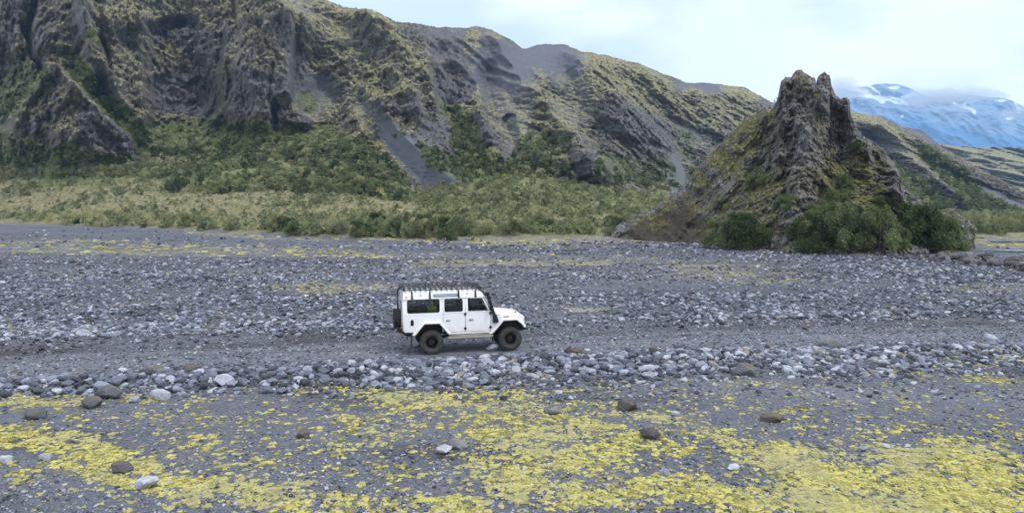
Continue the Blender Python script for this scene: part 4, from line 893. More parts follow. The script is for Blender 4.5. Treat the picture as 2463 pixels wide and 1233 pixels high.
for j, i in enumerate(order[:5]):
    o = link('moss_cushion', CUM[j], loc=(X[i], Y[i], Z[i]+.01)); o.scale = (w[i],)*3; tag(o, ['largest','second largest','third largest','fourth largest','fifth largest'][j]+' of the bright yellow moss cushions in the foreground mat, '+('left of the centre' if X[i] < 0 else 'right of the centre'), 'moss', 'moss cushions in the foreground'); CU.append(o)
i = order[5:]; w = w[i]
scatter('moss', np.stack([X[i], Y[i], Z[i]+w*.04], -1), np.stack([w*1.25, w, w*rng.uniform(.7, 1.2, len(w))], -1), np.stack([0*w, 0*w, rng.uniform(0, 6.28, len(w))], -1), rng.integers(0, 5, len(w)), CU)
print('stones', len(rest_i), 'moss', m)
# water: puddles and the far river arm
def sheet(name, pts, z, mat, label):
    V = [(*gpos(px, py), z) for px, py in pts]; bm = bmesh.new(); bm.faces.new([bm.verts.new(v) for v in V]); me = bpy.data.meshes.new(name); bm.to_mesh(me); bm.free()
    return tag(link(name, me, mat), label, kind='structure')
# ------------------------------------------------------------------ the white off-road station wagon
def paint():
    t = NT('white_paint'); P = t.pos(obj=True); x = t.n.new('ShaderNodeSeparateXYZ'); t.l.new(P, x.inputs[0])
    low = t.map(x.outputs[2], 1.15, .5); n = t.noise(5, 6, .7, P)
    c = t.mix(t.math('MULTIPLY', low, t.map(n, .3, .7, .15, .75)), (.80, .81, .83), (.50, .46, .41))
    m = t.done(c, .32, spec=.5); t.b.inputs['Coat Weight'].default_value = .4; t.b.inputs['Coat Roughness'].default_value = .1; return m
C_WHITE = paint()
C_BLACK = simple('black_plastic', (.018, .018, .02), .5)
C_DARK = simple('dark_interior', (.015, .015, .017), .85)
C_METAL = simple('bare_aluminium', (.55, .52, .46), .42, .8)
C_RUB = simple('tyre_rubber', (.05, .047, .045), .85, vary=.35, scale=6)
C_RIM = simple('black_steel', (.015, .015, .016), .4, .2)
C_SEAM = simple('panel_joint', (.25, .26, .28), .8)
C_AMBER = simple('amber_lens', (.7, .45, .2), .3)
C_LENS = simple('clear_lens', (.6, .62, .65), .15, .3)
C_RED = simple('red_lens', (.35, .03, .02), .3)
def glass():
    m = bpy.data.materials.new('tinted_glass'); m.use_nodes = True; n = m.node_tree.nodes; l = m.node_tree.links; n.clear()
    o = n.new('ShaderNodeOutputMaterial'); a = n.new('ShaderNodeBsdfTransparent'); a.inputs[0].default_value = (.66, .69, .7, 1); g = n.new('ShaderNodeBsdfGlossy'); g.inputs['Roughness'].default_value = .02; g.inputs[0].default_value = (.8, .85, .9, 1)
    f = n.new('ShaderNodeFresnel'); f.inputs[0].default_value = 1.18; mx = n.new('ShaderNodeMixShader'); l.new(f.outputs[0], mx.inputs[0]); l.new(a.outputs[0], mx.inputs[1]); l.new(g.outputs[0], mx.inputs[2]); l.new(mx.outputs[0], o.inputs[0]); return m
C_GLASS = glass()
class MB:
    def __init__(s): s.bm = bmesh.new()
    def box(s, x0, x1, y0, y1, z0, z1, bev=0.0, rot=None):
        r = bmesh.ops.create_cube(s.bm, size=1); v = r['verts']
        c = Vector(((x0+x1)/2, (y0+y1)/2, (z0+z1)/2)); d = Vector((abs(x1-x0), abs(y1-y0), abs(z1-z0)))
        for k in v: k.co = Vector((k.co.x*d.x, k.co.y*d.y, k.co.z*d.z))
        if bev: 
            es = list({e for k in v for e in k.link_edges}); r2 = bmesh.ops.bevel(s.bm, geom=es, offset=bev, segments=2, affect='EDGES'); v = list({k for f in r2['faces'] for k in f.verts} | {k for k in v if k.is_valid})
        if rot is not None:
            M = Euler(rot).to_matrix()
            for k in v: k.co = M @ k.co
        for k in v: k.co += c
        return s
    def prism(s, pts, a, b, axis='y', fn=None):
        """polygon pts in the plane across the axis, from a to b"""
        mk = {'y': lambda p, t: (p[0], t, p[1]), 'x': lambda p, t: (t, p[0], p[1]), 'z': lambda p, t: (p[0], p[1], t)}[axis]
        A = [s.bm.verts.new(mk(p, a)) for p in pts]; B = [s.bm.verts.new(mk(p, b)) for p in pts]; n = len(pts)
        s.bm.faces.new(A); s.bm.faces.new(B[::-1])
        for i in range(n): s.bm.faces.new([A[i], B[i], B[(i+1) % n], A[(i+1) % n]])
        if fn:
            for v in A+B: v.co = Vector(fn(v.co))
        return s
    def plate(s, outline, holes, a, b, fn=None, swap=False):
        """flat panel in the x-z plane with holes, thickness a..b along y"""
        cu = bpy.data.curves.new('tmp', 'CURVE'); cu.dimensions = '2D'; cu.fill_mode = 'BOTH'; cu.extrude = abs(b-a)/2
        for loop in [outline]+holes:
            sp = cu.splines.new('POLY'); sp.points.add(len(loop)-1); sp.use_cyclic_u = True
            for p, q in zip(sp.points, loop): p.co = (q[0], q[1], 0, 1)
        o = bpy.data.objects.new('tmp', cu); COL.objects.link(o); dg = bpy.context.evaluated_depsgraph_get(); me = bpy.data.meshes.new_from_object(o.evaluated_get(dg))
        k = len(s.bm.verts); s.bm.from_mesh(me); s.bm.verts.ensure_lookup_table()
        for v in list(s.bm.verts)[k:]:
            x, z, t = v.co; p = Vector(((x, t+(a+b)/2, z)) if not swap else ((t+(a+b)/2, x, z)))
            v.co = Vector(fn(p)) if fn else p
        bpy.data.objects.remove(o); bpy.data.curves.remove(cu); bpy.data.meshes.remove(me); return s
    def tube(s, pts, r, n=8, closed=False):
        pts = [Vector(p) for p in pts]; rings = []; N = len(pts)
        for i, p in enumerate(pts):
            a = pts[i-1] if (i or closed) else pts[0]; b = pts[(i+1) % N] if (i < N-1 or closed) else pts[-1]; d = (b-a).normalized()
            u = d.cross(Vector((0, 0, 1))); u = u.normalized() if u.length > 1e-4 else Vector((0, 1, 0)); w = d.cross(u)
            rr = r[i] if hasattr(r, '__len__') else r
            rings.append([s.bm.verts.new(p+(u*math.cos(j*2*math.pi/n)+w*math.sin(j*2*math.pi/n))*rr) for j in range(n)])
        for i in range(N if closed else N-1):
            A, B = rings[i], rings[(i+1) % N]
            for j in range(n): s.bm.faces.new([A[j], B[j], B[(j+1) % n], A[(j+1) % n]])
        if not closed: s.bm.faces.new(rings[0][::-1]); s.bm.faces.new(rings[-1])
        return s
    def lathe(s, prof, n=48, c=(0, 0, 0)):
        """profile (radius, y) turned about the y axis"""
        rings = [[s.bm.verts.new((c[0]+r*math.cos(j*2*math.pi/n), c[1]+y, c[2]+r*math.sin(j*2*math.pi/n))) for j in range(n)] for r, y in prof]
        for i in range(len(rings)-1):
            for j in range(n): s.bm.faces.new([rings[i][j], rings[i][(j+1) % n], rings[i+1][(j+1) % n], rings[i+1][j]])
        return s
    def done(s, name, mat, parent, smooth=False, mirror=False, bevel=0):
        if mirror:
            g = bmesh.ops.duplicate(s.bm, geom=s.bm.verts[:]+s.bm.edges[:]+s.bm.faces[:])['geom']
            for v in g:
                if isinstance(v, bmesh.types.BMVert): v.co.y *= -1
        bmesh.ops.recalc_face_normals(s.bm, faces=s.bm.faces)
        me = bpy.data.meshes.new(name); s.bm.to_mesh(me); s.bm.free()
        if smooth: me.polygons.foreach_set('use_smooth', np.ones(len(me.polygons), bool)); me.update()
        o = link(name, me, mat, parent)
        if smooth: 
            try: me.set_sharp_from_angle(angle=math.radians(38))
            except Exception: pass
        if bevel:
            b = o.modifiers.new('bevel', 'BEVEL'); b.width = bevel; b.segments = 2; b.limit_method = 'ANGLE'; b.angle_limit = math.radians(50)
        return o
def rr(x0, x1, z0, z1, r=.05, n=4):      # rounded rectangle
    P = []
    for cx_, cz, a0 in ((x1-r, z1-r, 0), (x0+r, z1-r, 90), (x0+r, z0+r, 180), (x1-r, z0+r, 270)):
        for i in range(n+1): a = math.radians(a0+90*i/n); P.append((cx_+r*math.cos(a), cz+r*math.sin(a)))
    return P
CAR_A = math.radians(13)
_f = Vector((math.cos(CAR_A), math.sin(CAR_A), 0)); _l = Vector((-_f.y, _f.x, 0))
CAR_O = Vector((-2.80, 25.45, 0)) + _l*.80
CAR_O.z = float(ground_z(-1.3, 26.4)[0]) - .0
car = empty('off_road_vehicle', CAR_O, CAR_A); tag(car, 'white high-wheeled off-road station wagon with black roof rack and snorkel driving on the gravel track', 'off-road vehicle')
car.rotation_euler = (0, math.radians(-.4), CAR_A)
HWD = .82
def tumble(p):          # side glass area leans in above the waist
    y = p[1]; k = max(0, p[2]-1.40)*.10
    return (p[0], y + (k if y < 0 else -k), p[2])
# body shell: quarter panels, sills, roof, screen pillars, rear wall
b = MB()
arch_r = [(.60,.66),(.52,.74),(.27,1.05),(-.25,1.05),(-.52,.72),(-.58,.67)]
q_low = [(-.96,.80),(-.62,.78)] + arch_r[::-1][0:1] + [(-.52,.72),(-.25,1.05),(.27,1.05),(.40,.89),(.40,1.385),(-.96,1.385)]
b.plate(q_low, [], -HWD, -HWD+.03)
b.plate([(.40,1.08),(.735,.745),(.60,.67),(.52,.74),(.40,.895)], [], -HWD+.004, -HWD+.03)
b.plate([(-.96,1.40),(.40,1.40),(.40,1.925),(-.96,1.925)], [rr(-.82,.28,1.452,1.892,.06)], -HWD, -HWD+.03, tumble)
b.box(-.96, .40, -HWD-.004, -HWD+.02, 1.384, 1.401)
b.box(.60, 2.08, -HWD+.01, -HWD+.06, .66, .73)                       # sill
b.plate([(1.80,1.40),(2.10,1.40),(2.10,1.46),(1.84,1.925),(1.72,1.925)], [[(1.82,1.43),(2.03,1.43),(1.80,1.87),(1.76,1.87)]], -HWD+.03, -HWD+.06, tumble) if False else None
b.box(1.185, 1.215, -HWD+.035, -HWD+.05, .72, 1.9)                   # pillar behind the door gap
b.box(.395, .425, -HWD+.03, -HWD+.05, .75, 1.9)
b.plate([(2.10,.70),(2.20,.70),(2.20,1.43),(2.10,1.43)], [], -HWD+.01, -HWD+.04)
body = b.done('body', C_WHITE, car, mirror=True)
# roof
b = MB(); half = [(.775, 1.925), (.765, 2.03), (.735, 2.105), (.64, 2.15), (.35, 2.172), (0, 2.178)]
prof = [(-y, z) for y, z in half] + [(y, z) for y, z in half[::-1][1:]]; stx = [(-.975, .0), (-.97, .86), (-.90, 1.0), (1.50, 1.0), (1.72, .9), (1.84, .55), (1.90, .12)]
rings = [[b.bm.verts.new((x, y, 1.925+(z-1.925)*max(k, .02))) for y, z in prof] for x, k in stx]
for i in range(len(rings)-1):
    for j in range(len(prof)-1): b.bm.faces.new([rings[i][j], rings[i+1][j], rings[i+1][j+1], rings[i][j+1]])
b.box(-.97, 1.86, -.80, -.77, 1.915, 1.94, .004); b.box(-.97, 1.86, .77, .80, 1.915, 1.94, .004)
roof = b.done('roof', C_WHITE, car, smooth=True)
for s in (-1, 1):
    MB().prism(rr(.08, .95, 1.975, 2.075, .05, 5), s*.772, s*.785).done('roof_window', C_BLACK, roof)
    MB().prism(rr(.11, .92, 1.99, 2.06, .034, 5), s*.784, s*.790).done('pane', C_GLASS if s > 0 else simple('roof_glass', (.35, .45, .55), .15, 0, .6), roof)
# rear wall with windows, rear door, ladder, spare wheel
b = MB(); b.plate([(-.81,.80),(.81,.80),(.81,1.40),(.76,1.925),(-.76,1.925),(-.81,1.40)], [rr(-.73,-.53,1.42,1.86,.04), rr(.53,.73,1.42,1.86,.04), rr(-.46,.46,.86,1.88,.03)], -.985, -.955, swap=True).done('rear_wall', C_WHITE, car)
rd = MB().plate(rr(-.45,.45,.87,1.87,.03), [rr(-.38,.38,1.40,1.80,.05)], -.995, -.965, swap=True).done('rear_door', C_WHITE, car)
MB().prism(rr(-.40,.40,1.38,1.82,.05), -.985, -.975, 'x').done('window', C_GLASS, rd)
MB().box(-1.02, -.995, -.40, -.34, 1.16, 1.22, .01).done('handle', C_BLACK, rd)
for s in (-1, 1): MB().prism(rr(s*.63-.11,s*.63+.11,1.41,1.87,.04), -.978, -.970, 'x').done('rear_corner_window', C_GLASS, car)
for s in (-1, 1):
    for zz, m in ((1.14, C_AMBER), (1.02, C_RED), (.92, C_RED)): MB().prism([(s*.72+.035*math.cos(a*.5236), zz+.035*math.sin(a*.5236)) for a in range(12)], -1.01, -.98, 'x').done('tail_light', m, car)
b = MB()
for y in (.34, .62): b.tube([(-1.04,y,1.02),(-1.07,y,1.45),(-1.07,y,2.10),(-.98,y,2.22),(-.86,y,2.24)], .017)
for z in (1.15,1.35,1.55,1.75,1.95,2.10): b.tube([(-1.07,.34,z),(-1.07,.62,z)], .014)
b.done('ladder', C_BLACK, car)
b = MB()   # bumper with tow hitch
b.box(-1.17, -1.07, -.80, .80, .80, .93, .02); b.box(-1.08, -.90, -.60, -.45, .76, .86); b.box(-1.08, -.90, .45, .60, .76, .86); b.box(-1.10,-.92,-.82,-.74,.78,.86,.01); b.box(-.98,-.62,-.80,-.70,.72,.80,.01); b.done('rear_bumper', C_BLACK, car)
MB().tube([(-1.14,-.12,.62),(-1.2,-.12,.64),(-1.2,-.12,.74)], .03).box(-1.2,-1.0,-.18,-.06,.60,.66).done('tow_hitch', C_METAL, car)
# doors
def door(outline_low, outline_up, win, name, side, hinge_x, handle_x):
    y0, y1 = -HWD-.004, -HWD+.024
    sg = side
    def fl(p): p = tumble(p); return (p[0], p[1]*(-sg), p[2])
    d = MB(); d.plate(outline_low, [], y0, y1, fl); d.plate(outline_up, [win], y0, y1, fl); d = d.done(name, C_WHITE, car)
    w = MB(); cx_ = sum(p[0] for p in win)/len(win); cz = sum(p[1] for p in win)/len(win)
    w.plate([(cx_+(x-cx_)*1.04, cz+(z-cz)*1.04) for x, z in win], [], y0+.012, y0+.018, fl).done('window', C_GLASS, d)
    w = MB(); w.plate([(cx_+(x-cx_)*1.03, cz+(z-cz)*1.05) for x, z in win], [win], y0-.004, y0+.004, fl).done('window_seal', C_BLACK, d)
    MB().box(handle_x, handle_x+.17, sg*(HWD+.005), sg*(HWD+.035), 1.135, 1.16, .008).done('handle', C_BLACK, d)
    for hz in (.85, 1.35): MB().box(hinge_x-.045, hinge_x+.045, sg*(HWD+.002), sg*(HWD+.03), hz-.045, hz+.045, .018).done('hinge', C_BLACK, d)
    return d
for sd_ in (-1, 1):
    door([(.42,1.39),(.42,1.06),(.74,.74),(1.185,.74),(1.185,1.39)], [(.42,1.40),(1.185,1.40),(1.185,1.915),(.42,1.915)], rr(.47,1.10,1.455,1.885,.045), 'rear_side_door', sd_, 1.19, .50)
    door([(1.215,.74),(2.085,.74),(2.085,1.39),(1.215,1.39)], [(1.215,1.40),(2.085,1.40),(2.085,1.45),(1.86,1.915),(1.215,1.915)], [(1.30,1.455),(2.0,1.455),(1.795,1.875),(1.31,1.885),(1.30,1.87)], 'front_door', sd_, 2.09, 1.31)
    # rear side window
    fl = (lambda s: (lambda p: (lambda t: (t[0], t[1]*(-s), t[2]))(tumble(p))))(sd_)
    MB().plate(rr(-.835,.295,1.44,1.905,.065), [rr(-.81,.27,1.465,1.88,.055)], -HWD-.006, -HWD+.006, fl).done('window_seal', C_BLACK, car)
    MB().plate(rr(-.83,.29,1.445,1.90,.06), [], -HWD+.008, -HWD+.014, fl).done('side_window', C_GLASS, car)
    # arches: flare, dark liner
    for nm, pts in (('rear', arch_r), ('front', [(2.13,.62),(2.24,.70),(2.56,1.06),(3.03,1.06),(3.20,.92),(3.31,.78)])):
        cx_ = 0.0 if nm == 'rear' else 2.794
        def off(k): return [(cx_+(x-cx_)*k, .415+(z-.415)*k) if (z > .64 or k == 1) else (cx_+(x-cx_)*(k*.99), z-.0) for x, z in pts]
        inn, out, mid = off(1.0), off(1.16), off(1.09)
        f = MB(); n = len(inn); s = sd_
        rows = [[(x, s*(HWD-.02), z) for x, z in inn], [(x, s*(HWD+.085), z) for x, z in inn], [(x, s*(HWD+.115), z+.01) for x, z in off(1.05)], [(x, s*(HWD+.085), z) for x, z in mid], [(x, s*(HWD+.002), z) for x, z in out]]
        R = [[f.bm.verts.new(p) for p in row] for row in rows]
        for i in range(len(R)-1):
            for j in range(n-1): f.bm.faces.new([R[i][j], R[i][j+1], R[i+1][j+1], R[i+1][j]])
        f.bm.faces.new([r[0] for r in R]); f.bm.faces.new([r[-1] for r in R])
        f.done('wheel_arch_flare', C_WHITE, car, bevel=.008)
        f = MB(); L = off(.985); A = [f.bm.verts.new((x, s*(HWD+.08), z)) for x, z in L]; B = [f.bm.verts.new((x, s*.42, z)) for x, z in L]
        for j in range(n-1): f.bm.faces.new([A[j], A[j+1], B[j+1], B[j]])
        f.bm.faces.new(B); f.done('wheel_arch_liner', C_BLACK, car)
    # side step
    b = MB(); b.box(.60, 2.10, sd_*(HWD-.01), sd_*(HWD+.10), .615, .635, .006); b.box(.56, 2.16, sd_*(HWD+.02), sd_*(HWD+.14), .53, .60, .02); b.box(.8,.86,sd_*(.5),sd_*(HWD+.02),.54,.60); b.box(1.8,1.86,sd_*(.5),sd_*(HWD+.02),.54,.60)
    b.done('side_step', C_METAL, car)
    # mud flaps
    MB().box(-.70, -.68, sd_*.62, sd_*.95, .26, .70, .004, rot=(0, .12, 0)).done('mud_flap', C_RUB, car)
    MB().box(2.17, 2.19, sd_*.66, sd_*.93, .34, .66, .004, rot=(0, .06, 0)).done('mud_flap', C_RUB, car)
    # mirror
    b = MB(); b.tube([(2.05, sd_*.80, 1.46), (2.08, sd_*.95, 1.50)], .012); b.box(2.04, 2.10, sd_*.90, sd_*1.04, 1.45, 1.68, .02); b.done('wing_mirror', C_BLACK, car)
# front wings, bonnet, grille
for s in (-1, 1):
    w = MB(); w.plate([(2.10,.66),(2.20,.68),(2.24,.70),(2.56,1.06),(3.03,1.06),(3.20,.92),(3.30,.80),(3.32,1.16),(3.28,1.215),(2.10,1.245)], [], -HWD, -HWD+.03, lambda p, s=s: (p[0], -s*p[1], p[2]))
    w.box(2.12, 3.27, s*.60, s*(HWD-.005), 1.205, 1.235, .01); w.box(2.10,2.20,s*.6,s*(HWD-.01),.70,1.36,.005)
    w = w.done('front_wing', C_WHITE, car)
    MB().box(2.57, 2.76, s*(HWD+.001), s*(HWD+.01), 1.15, 1.225, .003).done('air_vent', C_METAL, w)
    MB().box(3.06, 3.13, s*(HWD+.001), s*(HWD+.018), 1.09, 1.115, .006).done('side_repeater', C_BLACK, w)
b = MB(); xs = [2.12, 2.3, 2.7, 3.0, 3.2, 3.29]; zc = [1.415, 1.405, 1.37, 1.325, 1.285, 1.22]; ys = [-.62, -.60, -.45, -.32, 0, .32, .45, .60, .62]; dzz = [-.14, -.055, -.045, -.005, .0, -.005, -.045, -.055, -.14]
R = [[b.bm.verts.new((x, y, max(z+d*(1 if abs(y) < .61 else 1), 1.2))) for y, d in zip(ys, dzz)] for x, z in zip(xs, zc)]
for i in range(len(xs)-1):
    for j in range(len(ys)-1): b.bm.faces.new([R[i][j], R[i+1][j], R[i+1][j+1], R[i][j+1]])
b.bm.faces.new(R[-1]); bon = b.done('bonnet', C_WHITE, car, smooth=True)
MB().box(3.02,3.10,-.60,-.55,1.29,1.33,.01).box(3.02,3.10,.55,.60,1.29,1.33,.01).done('bonnet_catch', C_BLACK, bon)
MB().prism(rr(-.28,.28,1.02,1.2,.03), 3.30, 3.36, 'x').box(3.27,3.33,-.60,.60,.80,1.22,.01).done('grille', C_BLACK, car)
for s in (-1, 1):
    MB().box(3.26,3.31,s*.60,s*(HWD-.01),.84,1.21,.01).done('lamp_panel', C_WHITE, car)
    for nm, yy, zz, r, m in (('headlight', .56, 1.04, .09, C_LENS), ('turn_signal', .74, 1.12, .04, C_AMBER), ('side_light', .74, .98, .04, C_LENS)):
        MB().prism([(s*yy+r*math.cos(a*.3927), zz+r*math.sin(a*.3927)) for a in range(16)], 3.31, 3.35, 'x').done(nm, m, car)
b = MB(); b.box(3.34, 3.46, -.62, .62, .66, .80, .02); b.box(3.2,3.36,-.45,-.38,.62,.78); b.box(3.2,3.36,.38,.45,.62,.78); b.box(3.36,3.5,-.78,-.60,.70,.74,.01); b.done('front_bumper', C_BLACK, car)
# windscreen
def lean(p): # plate drawn in (y, z) then leaned back
    return (2.13-(p[2]-1.41)*.52, p[1], p[2])
b = MB(); b.plate([(-.78,1.41),(.78,1.41),(.755,1.93),(-.755,1.93)], [rr(-.70,-.03,1.45,1.88,.04), rr(.03,.70,1.45,1.88,.04)], 0, .03, lambda p: (lean(p)[0]+p[0]*1, p[1], p[2]), swap=True).done('windscreen_frame', C_WHITE, car)
MB().plate([(-.73,1.43),(.73,1.43),(.71,1.90),(-.71,1.90)], [], .010, .016, lambda p: (lean(p)[0]+p[0], p[1], p[2]), swap=True).done('windscreen', C_GLASS, car)
for s in (-1, 1): MB().plate([(1.90,1.41),(2.13,1.41),(1.86,1.925),(1.80,1.925)], [[(1.98,1.45),(2.04,1.45),(1.86,1.84),(1.84,1.86)]] if False else [], -HWD+.032, -HWD+.05, lambda p, s=s: (lambda t: (t[0], -s*t[1], t[2]))(tumble(p))).done('screen_pillar', C_WHITE, car) if False else None
# underbody, axles, inner floor and seats
b = MB(); b.box(-.9, 3.2, -.45, -.37, .62, .74); b.box(-.9, 3.2, .37, .45, .62, .74); b.box(.5, 2.1, -.78, .78, .70, .76); b.box(-.92, -.5, -.78, .78, .80, .84); b.box(-.9,.6,-.5,.5,1.06,1.1); b.box(2.15,3.25,-.58,.58,.85,1.18); b.box(.9,1.6,-.2,.3,.5,.7,.05)
b.tube([(0,-.7,.415),(0,.7,.415)], .055); b.tube([(2.794,-.7,.415),(2.794,.7,.415)], .055); b.tube([(0,0,.42),(1.2,0,.55)], .035); b.tube([(2.794,.2,.42),(1.5,.1,.55)], .035); b.tube([(.1,-.62,.42),(.85,-.62,.66)], .03); b.tube([(2.7,-.62,.42),(1.95,-.5,.62)], .03)
b.tube([(.62,-.5,.5),(.95,-.55,.52)], .06)
for x in (0, 2.794): b.lathe([(.0,-.14),(.13,-.12),(.17,0),(.13,.12),(0,.14)], 16, (x, .1, .415))
b.done('chassis', C_BLACK, car)
b = MB(); b.box(1.45, 1.55, -.70, .70, .9, 1.42, .02) if False else None
for x, ys_ in ((1.42, (-.42, .42)), (.55, (-.45, 0, .45))):
    for y in ys_:
        s = MB(); s.box(x-.05, x+.42, y-.23, y+.23, .98, 1.12, .04); s.box(x-.12, x, y-.23, y+.23, 1.08, 1.58, .04, rot=(0, -.12, 0)); s.box(x-.10, x-.02, y-.12, y+.12, 1.60, 1.76, .03); s.done('seat', C_DARK, car)
MB().box(1.98, 2.14, -.74, .74, 1.12, 1.44, .04).done('dashboard', C_DARK, car)
b = MB(); b.tube([(1.93+.07*math.sin(a*.3927), .42+.19*math.cos(a*.3927), 1.43+.17*math.sin(a*.3927)) for a in range(16)], .014, 6, True); b.tube([(2.05,.42,1.36),(1.93,.42,1.43)], .02); b.done('steering_wheel', C_BLACK, car)
MB().box(-.92, .5, -.55, .55, 1.10, 1.38, .04).done('load_floor', C_DARK, car)
MB().box(-.93, 2.0, -.74, .74, 2.0, 2.02).done('headliner', C_DARK, car)
# snorkel, filler grille, little lamps
b = MB(); y = -HWD-.07
b.prism([(2.17,1.00),(2.33,1.00),(2.38,1.06),(2.30,1.30),(2.17,1.30)], y-.03, y+.065); b.prism([(2.17,1.28),(2.29,1.28),(2.20,1.52),(2.06,1.98),(1.95,1.98),(2.09,1.50)], y+.01, y+.075)
b.box(1.88, 2.06, y-.03, y+.11, 1.97, 2.10, .03); b.done('snorkel', C_BLACK, car, bevel=.012)
MB().prism([(-.72,1.02),(-.61,1.02)]+[(-.665+.055*math.cos(math.radians(a)), 1.17+.055*math.sin(math.radians(a))) for a in range(0, 181, 30)], -HWD-.012, -HWD+.01).done('filler_cover', C_BLACK, car)
for x, z, m in ((-.85, 2.01, C_AMBER), (-.36, 2.075, C_LENS), (1.28, 2.08, C_LENS)): MB().lathe([(0, -.02), (.025, -.015), (.032, 0), (.03, .03)], 14, (x, -.785, z)).done('marker_lamp', m, car, smooth=True)
# roof rack
rk = MB(); 
for y in (-.68, .68):
    rk.tube([(-1.0,y,2.23),(1.80,y,2.215)], .020); rk.tube([(-.97,y,2.30),(1.45,y,2.29),(1.82,y,2.24)], .014)
    for i in range(9): x = -.95+i*.34; rk.tube([(x,y,2.22),(x,y,2.30 if x < 1.5 else 2.25)], .011)
for x, z in ((-1.0,2.23),(-1.0,2.30),(1.80,2.21),(1.82,2.245)): rk.tube([(x,-.68,z),(x,.68,z)], .018)
rk = rk.done('roof_rack', C_BLACK, car)
for i in range(15): x = -.88+i*.185; MB().box(x-.028, x+.028, -.67, .67, 2.215, 2.229, .003).done('slat', C_BLACK, rk)
for s in (-1, 1):
    for x in (-.66, -.04, .97, 1.57): MB().tube([(x,s*.69,2.23),(x,s*.785,2.13),(x,s*.80,1.99),(x,s*.79,1.93)], [.016,.026,.028,.026]).box(x-.03,x+.03,s*.775,s*.825,1.925,2.0,.005).done('rack_foot', C_BLACK, rk)
# wheels
def wheel(parent, loc, R=.415, w=.30, name='wheel', flip=1, rz=0):
    we = empty(name, loc, rz, parent); h = w/2; k = R/.415
    t = MB(); prof = [(.205*k,-h*.72),(.225*k,-h*.86),(.30*k,-h*1.0),(.36*k,-h*.98),(.388*k,-h*.86),(.398*k,-h*.6),(.402*k,0)]; prof = prof+[(r, -y) for r, y in prof[::-1][1:]]
    t.lathe(prof, 44)
    for i in range(30):
        a = i*2*math.pi/30
        for yy, wd_, da in ((-.86, .20, 0), (-.45, .26, .1), (0, .26, 0), (.45, .26, .1), (.86, .20, 0)):
            g = len(t.bm.verts); t.box(-.028*k, .028*k, h*(yy-wd_*.62), h*(yy+wd_*.62), (.385 if abs(yy) > .8 else .395)*k, (.408 if abs(yy) > .8 else .416)*k)
            t.bm.verts.ensure_lookup_table(); M = Matrix.Rotation(a+da, 3, 'Y')
            for v in list(t.bm.verts)[g:]: v.co = M @ v.co
    ty = t.done('tyre', C_RUB, we, smooth=True)
    r = MB(); f = flip; r.lathe([(.0,.02*f),(.075*k,.02*f),(.08*k,-.0*f),(.10*k,.03*f),(.165*k,.035*f),(.175*k,-.02*f),(.19*k,-h*.75*f),(.212*k,-h*.84*f),(.212*k,-h*.70*f)], 36)
    rim = r.done('rim', C_RIM, we, smooth=True)
    MB().lathe([(0,-.065*f),(.04*k,-.06*f),(.048*k,-.03*f),(.055*k,.02*f)], 18).done('hub', C_RIM, we, smooth=True).scale = (1, 1, 1)
    for i in range(5):
        a = i*1.2566; MB().lathe([(0,.005*f),(.012*k,.005*f),(.013*k,.03*f)], 8, (.065*k*math.cos(a), 0, .065*k*math.sin(a))).done('wheel_nut', C_METAL, we)
    for i in range(8):
        a = i*.7854; MB().box(.105*k,.15*k,f*.024,f*.034,-.02*k,.02*k).done('rim_slot', C_DARK, we).rotation_euler = (0, a, 0)
    return we
for x in (0, 2.794):
    for s in (-1, 1): wheel(car, (x, s*.80, .415), flip=(1 if s < 0 else -1))
wheel(car, (-1.13, .05, 1.17), R=.34, w=.24, name='spare_wheel', flip=-1, rz=math.radians(90))
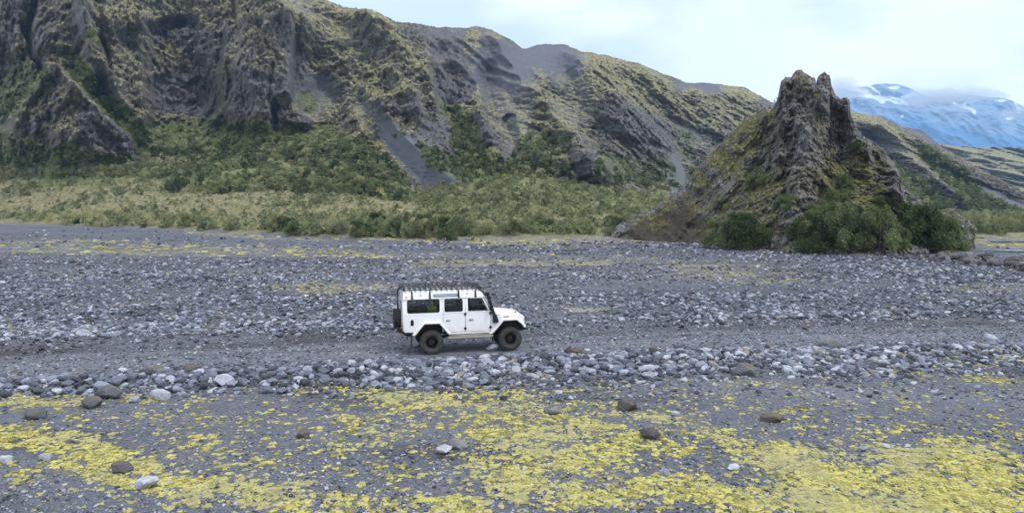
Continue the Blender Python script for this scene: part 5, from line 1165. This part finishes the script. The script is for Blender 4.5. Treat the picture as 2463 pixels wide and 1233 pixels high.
# bag in the back and the driver: things of their own that ride inside
C_GREEN = simple('green_cloth', (.38, .55, .10), .9, vary=.35, scale=7)
def carpt(x, y, z): return CAR_O + _f*x + _l*y + Vector((0, 0, z))
me = cushion('bag', 5.5); o = link('bag', me, C_GREEN, loc=carpt(.06, -.60, 1.56)); o.scale = (.36, .24, .66); o.rotation_euler = (0, .2, CAR_A); tag(o, 'lime green bag pressed against the rear side window of the white vehicle', 'bag')
me = cushion('bag', 9.5); o = link('bag', me, simple('brown_cloth', (.12, .085, .06), .9, vary=.4), loc=carpt(-.33, -.55, 1.55)); o.scale = (.5, .3, .40); o.rotation_euler = (0, .1, CAR_A); tag(o, 'brown folded bundle beside the green bag inside the white vehicle', 'bundle')
def person():
    v = [(1.50,.42,1.12),(1.50,.42,1.30),(1.47,.42,1.52),(1.47,.42,1.60),(1.50,.42,1.68),(1.51,.42,1.77),(1.47,.22,1.52),(1.66,.18,1.34),(1.88,.28,1.46),(1.47,.62,1.52),(1.66,.66,1.34),(1.88,.56,1.46),(1.72,.32,1.16),(1.90,.30,1.12),(2.0,.3,.85),(1.72,.52,1.16),(1.90,.54,1.12),(2.0,.54,.85)]
    e = [(0,1),(1,2),(2,3),(3,4),(4,5),(2,6),(6,7),(7,8),(2,9),(9,10),(10,11),(0,12),(12,13),(13,14),(0,15),(15,16),(16,17)]
    r = [.14,.14,.15,.06,.085,.08,.065,.045,.035,.065,.045,.035,.085,.065,.045,.085,.065,.045]
    me = bpy.data.meshes.new('person'); me.from_pydata(v, e, []); o = link('person', me, simple('dark_jacket', (.06, .07, .10), .9))
    sk = o.modifiers.new('skin', 'SKIN'); sd2 = me.skin_vertices[0].data
    for i, rr_ in enumerate(r): sd2[i].radius = (rr_, rr_)
    sd2[0].use_root = True; ss = o.modifiers.new('sub', 'SUBSURF'); ss.levels = ss.render_levels = 2
    o.location = CAR_O; o.rotation_euler = (0, 0, CAR_A)
    tag(o, 'driver in a dark jacket with hands on the steering wheel inside the white vehicle', 'person')
    def q(x, y, z): return (x, y, z)
    m = MB(); m.tube([(1.50,.42,1.61),(1.51,.42,1.64),(1.53,.42,1.68),(1.53,.42,1.74),(1.515,.42,1.785)], [.05,.065,.08,.084,.05], 12); h = m.done('head', simple('skin', (.45, .28, .2), .6), o, smooth=True)
    MB().tube([(1.44,.42,1.66),(1.47,.42,1.73),(1.50,.42,1.80)], [.06,.088,.06], 12).done('hair', simple('brown_hair', (.06, .04, .025), .8), o, smooth=True)
person()
# puddles and river arm, draped on the ground
def pool(name, pts, mat, label, dz=.025):
    V = []; n = 40
    (cx_, cy_, rx, ry) = pts
    for i in range(n): a = i*2*math.pi/n; k = 1+.25*math.sin(3*a+cx_)+.12*math.sin(7*a); V.append((cx_+rx*math.cos(a)*k, cy_+ry*math.sin(a)*k))
    rings = []
    for k in np.linspace(0.02, 1, 7):
        q = [gpos(cx_+(px-cx_)*k, cy_+(py-cy_)*k) for px, py in V]; gx = np.array([g[0] for g in q]); gy = np.array([g[1] for g in q]); rings.append(np.stack([gx, gy, ground_z(gx, gy)+dz], -1))
    qs = [[i*n+j, i*n+(j+1) % n, (i+1)*n+(j+1) % n, (i+1)*n+j] for i in range(6) for j in range(n)]
    return tag(link(name, np_mesh(name, np.vstack(rings), np.array(qs), True), mat), label, kind='structure')
    G = [gpos(px, py) for px, py in V]; zz = float(np.mean(ground_z(np.array([g[0] for g in G]), np.array([g[1] for g in G])))) + dz
    bm = bmesh.new(); bm.faces.new([bm.verts.new((g[0], g[1], zz)) for g in G]); me = bpy.data.meshes.new(name); bm.to_mesh(me); bm.free()
    return tag(link(name, me, mat), label, kind='structure')
def water(name, col, rough=.08):
    t = NT(name); return t.done(t.mix(t.noise(.8, 4, .6), tuple(k*.85 for k in col), tuple(min(1, k*1.15) for k in col)), rough, t.bump(t.noise(3, 3, .5, t.pos((1, 4, 1))), .15, .02), spec=.5)
W1 = water('silty_puddle_water', (.16, .14, .10), .12); W2 = water('grey_river_water', (.14, .15, .17), .15)
pool('puddle', (1410, 748, 62, 5), W1, 'long brown puddle beyond the track right of the vehicle')
pool('puddle', (530, 788, 45, 6), W1, 'brown silty puddle beyond the track left of the vehicle')
pool('puddle', (1300, 600, 110, 3.0), W2, 'thin pale strip of river water far out on the flat', .07)
pool('river_water', (2520, 579, 170, 2.2), W2, 'narrow river arm at the right edge beyond the rock stack', .1)
pool('river_water', (2560, 606, 190, 2.6), W2, 'shallow river arm below the boulder bank at the right edge', .1)
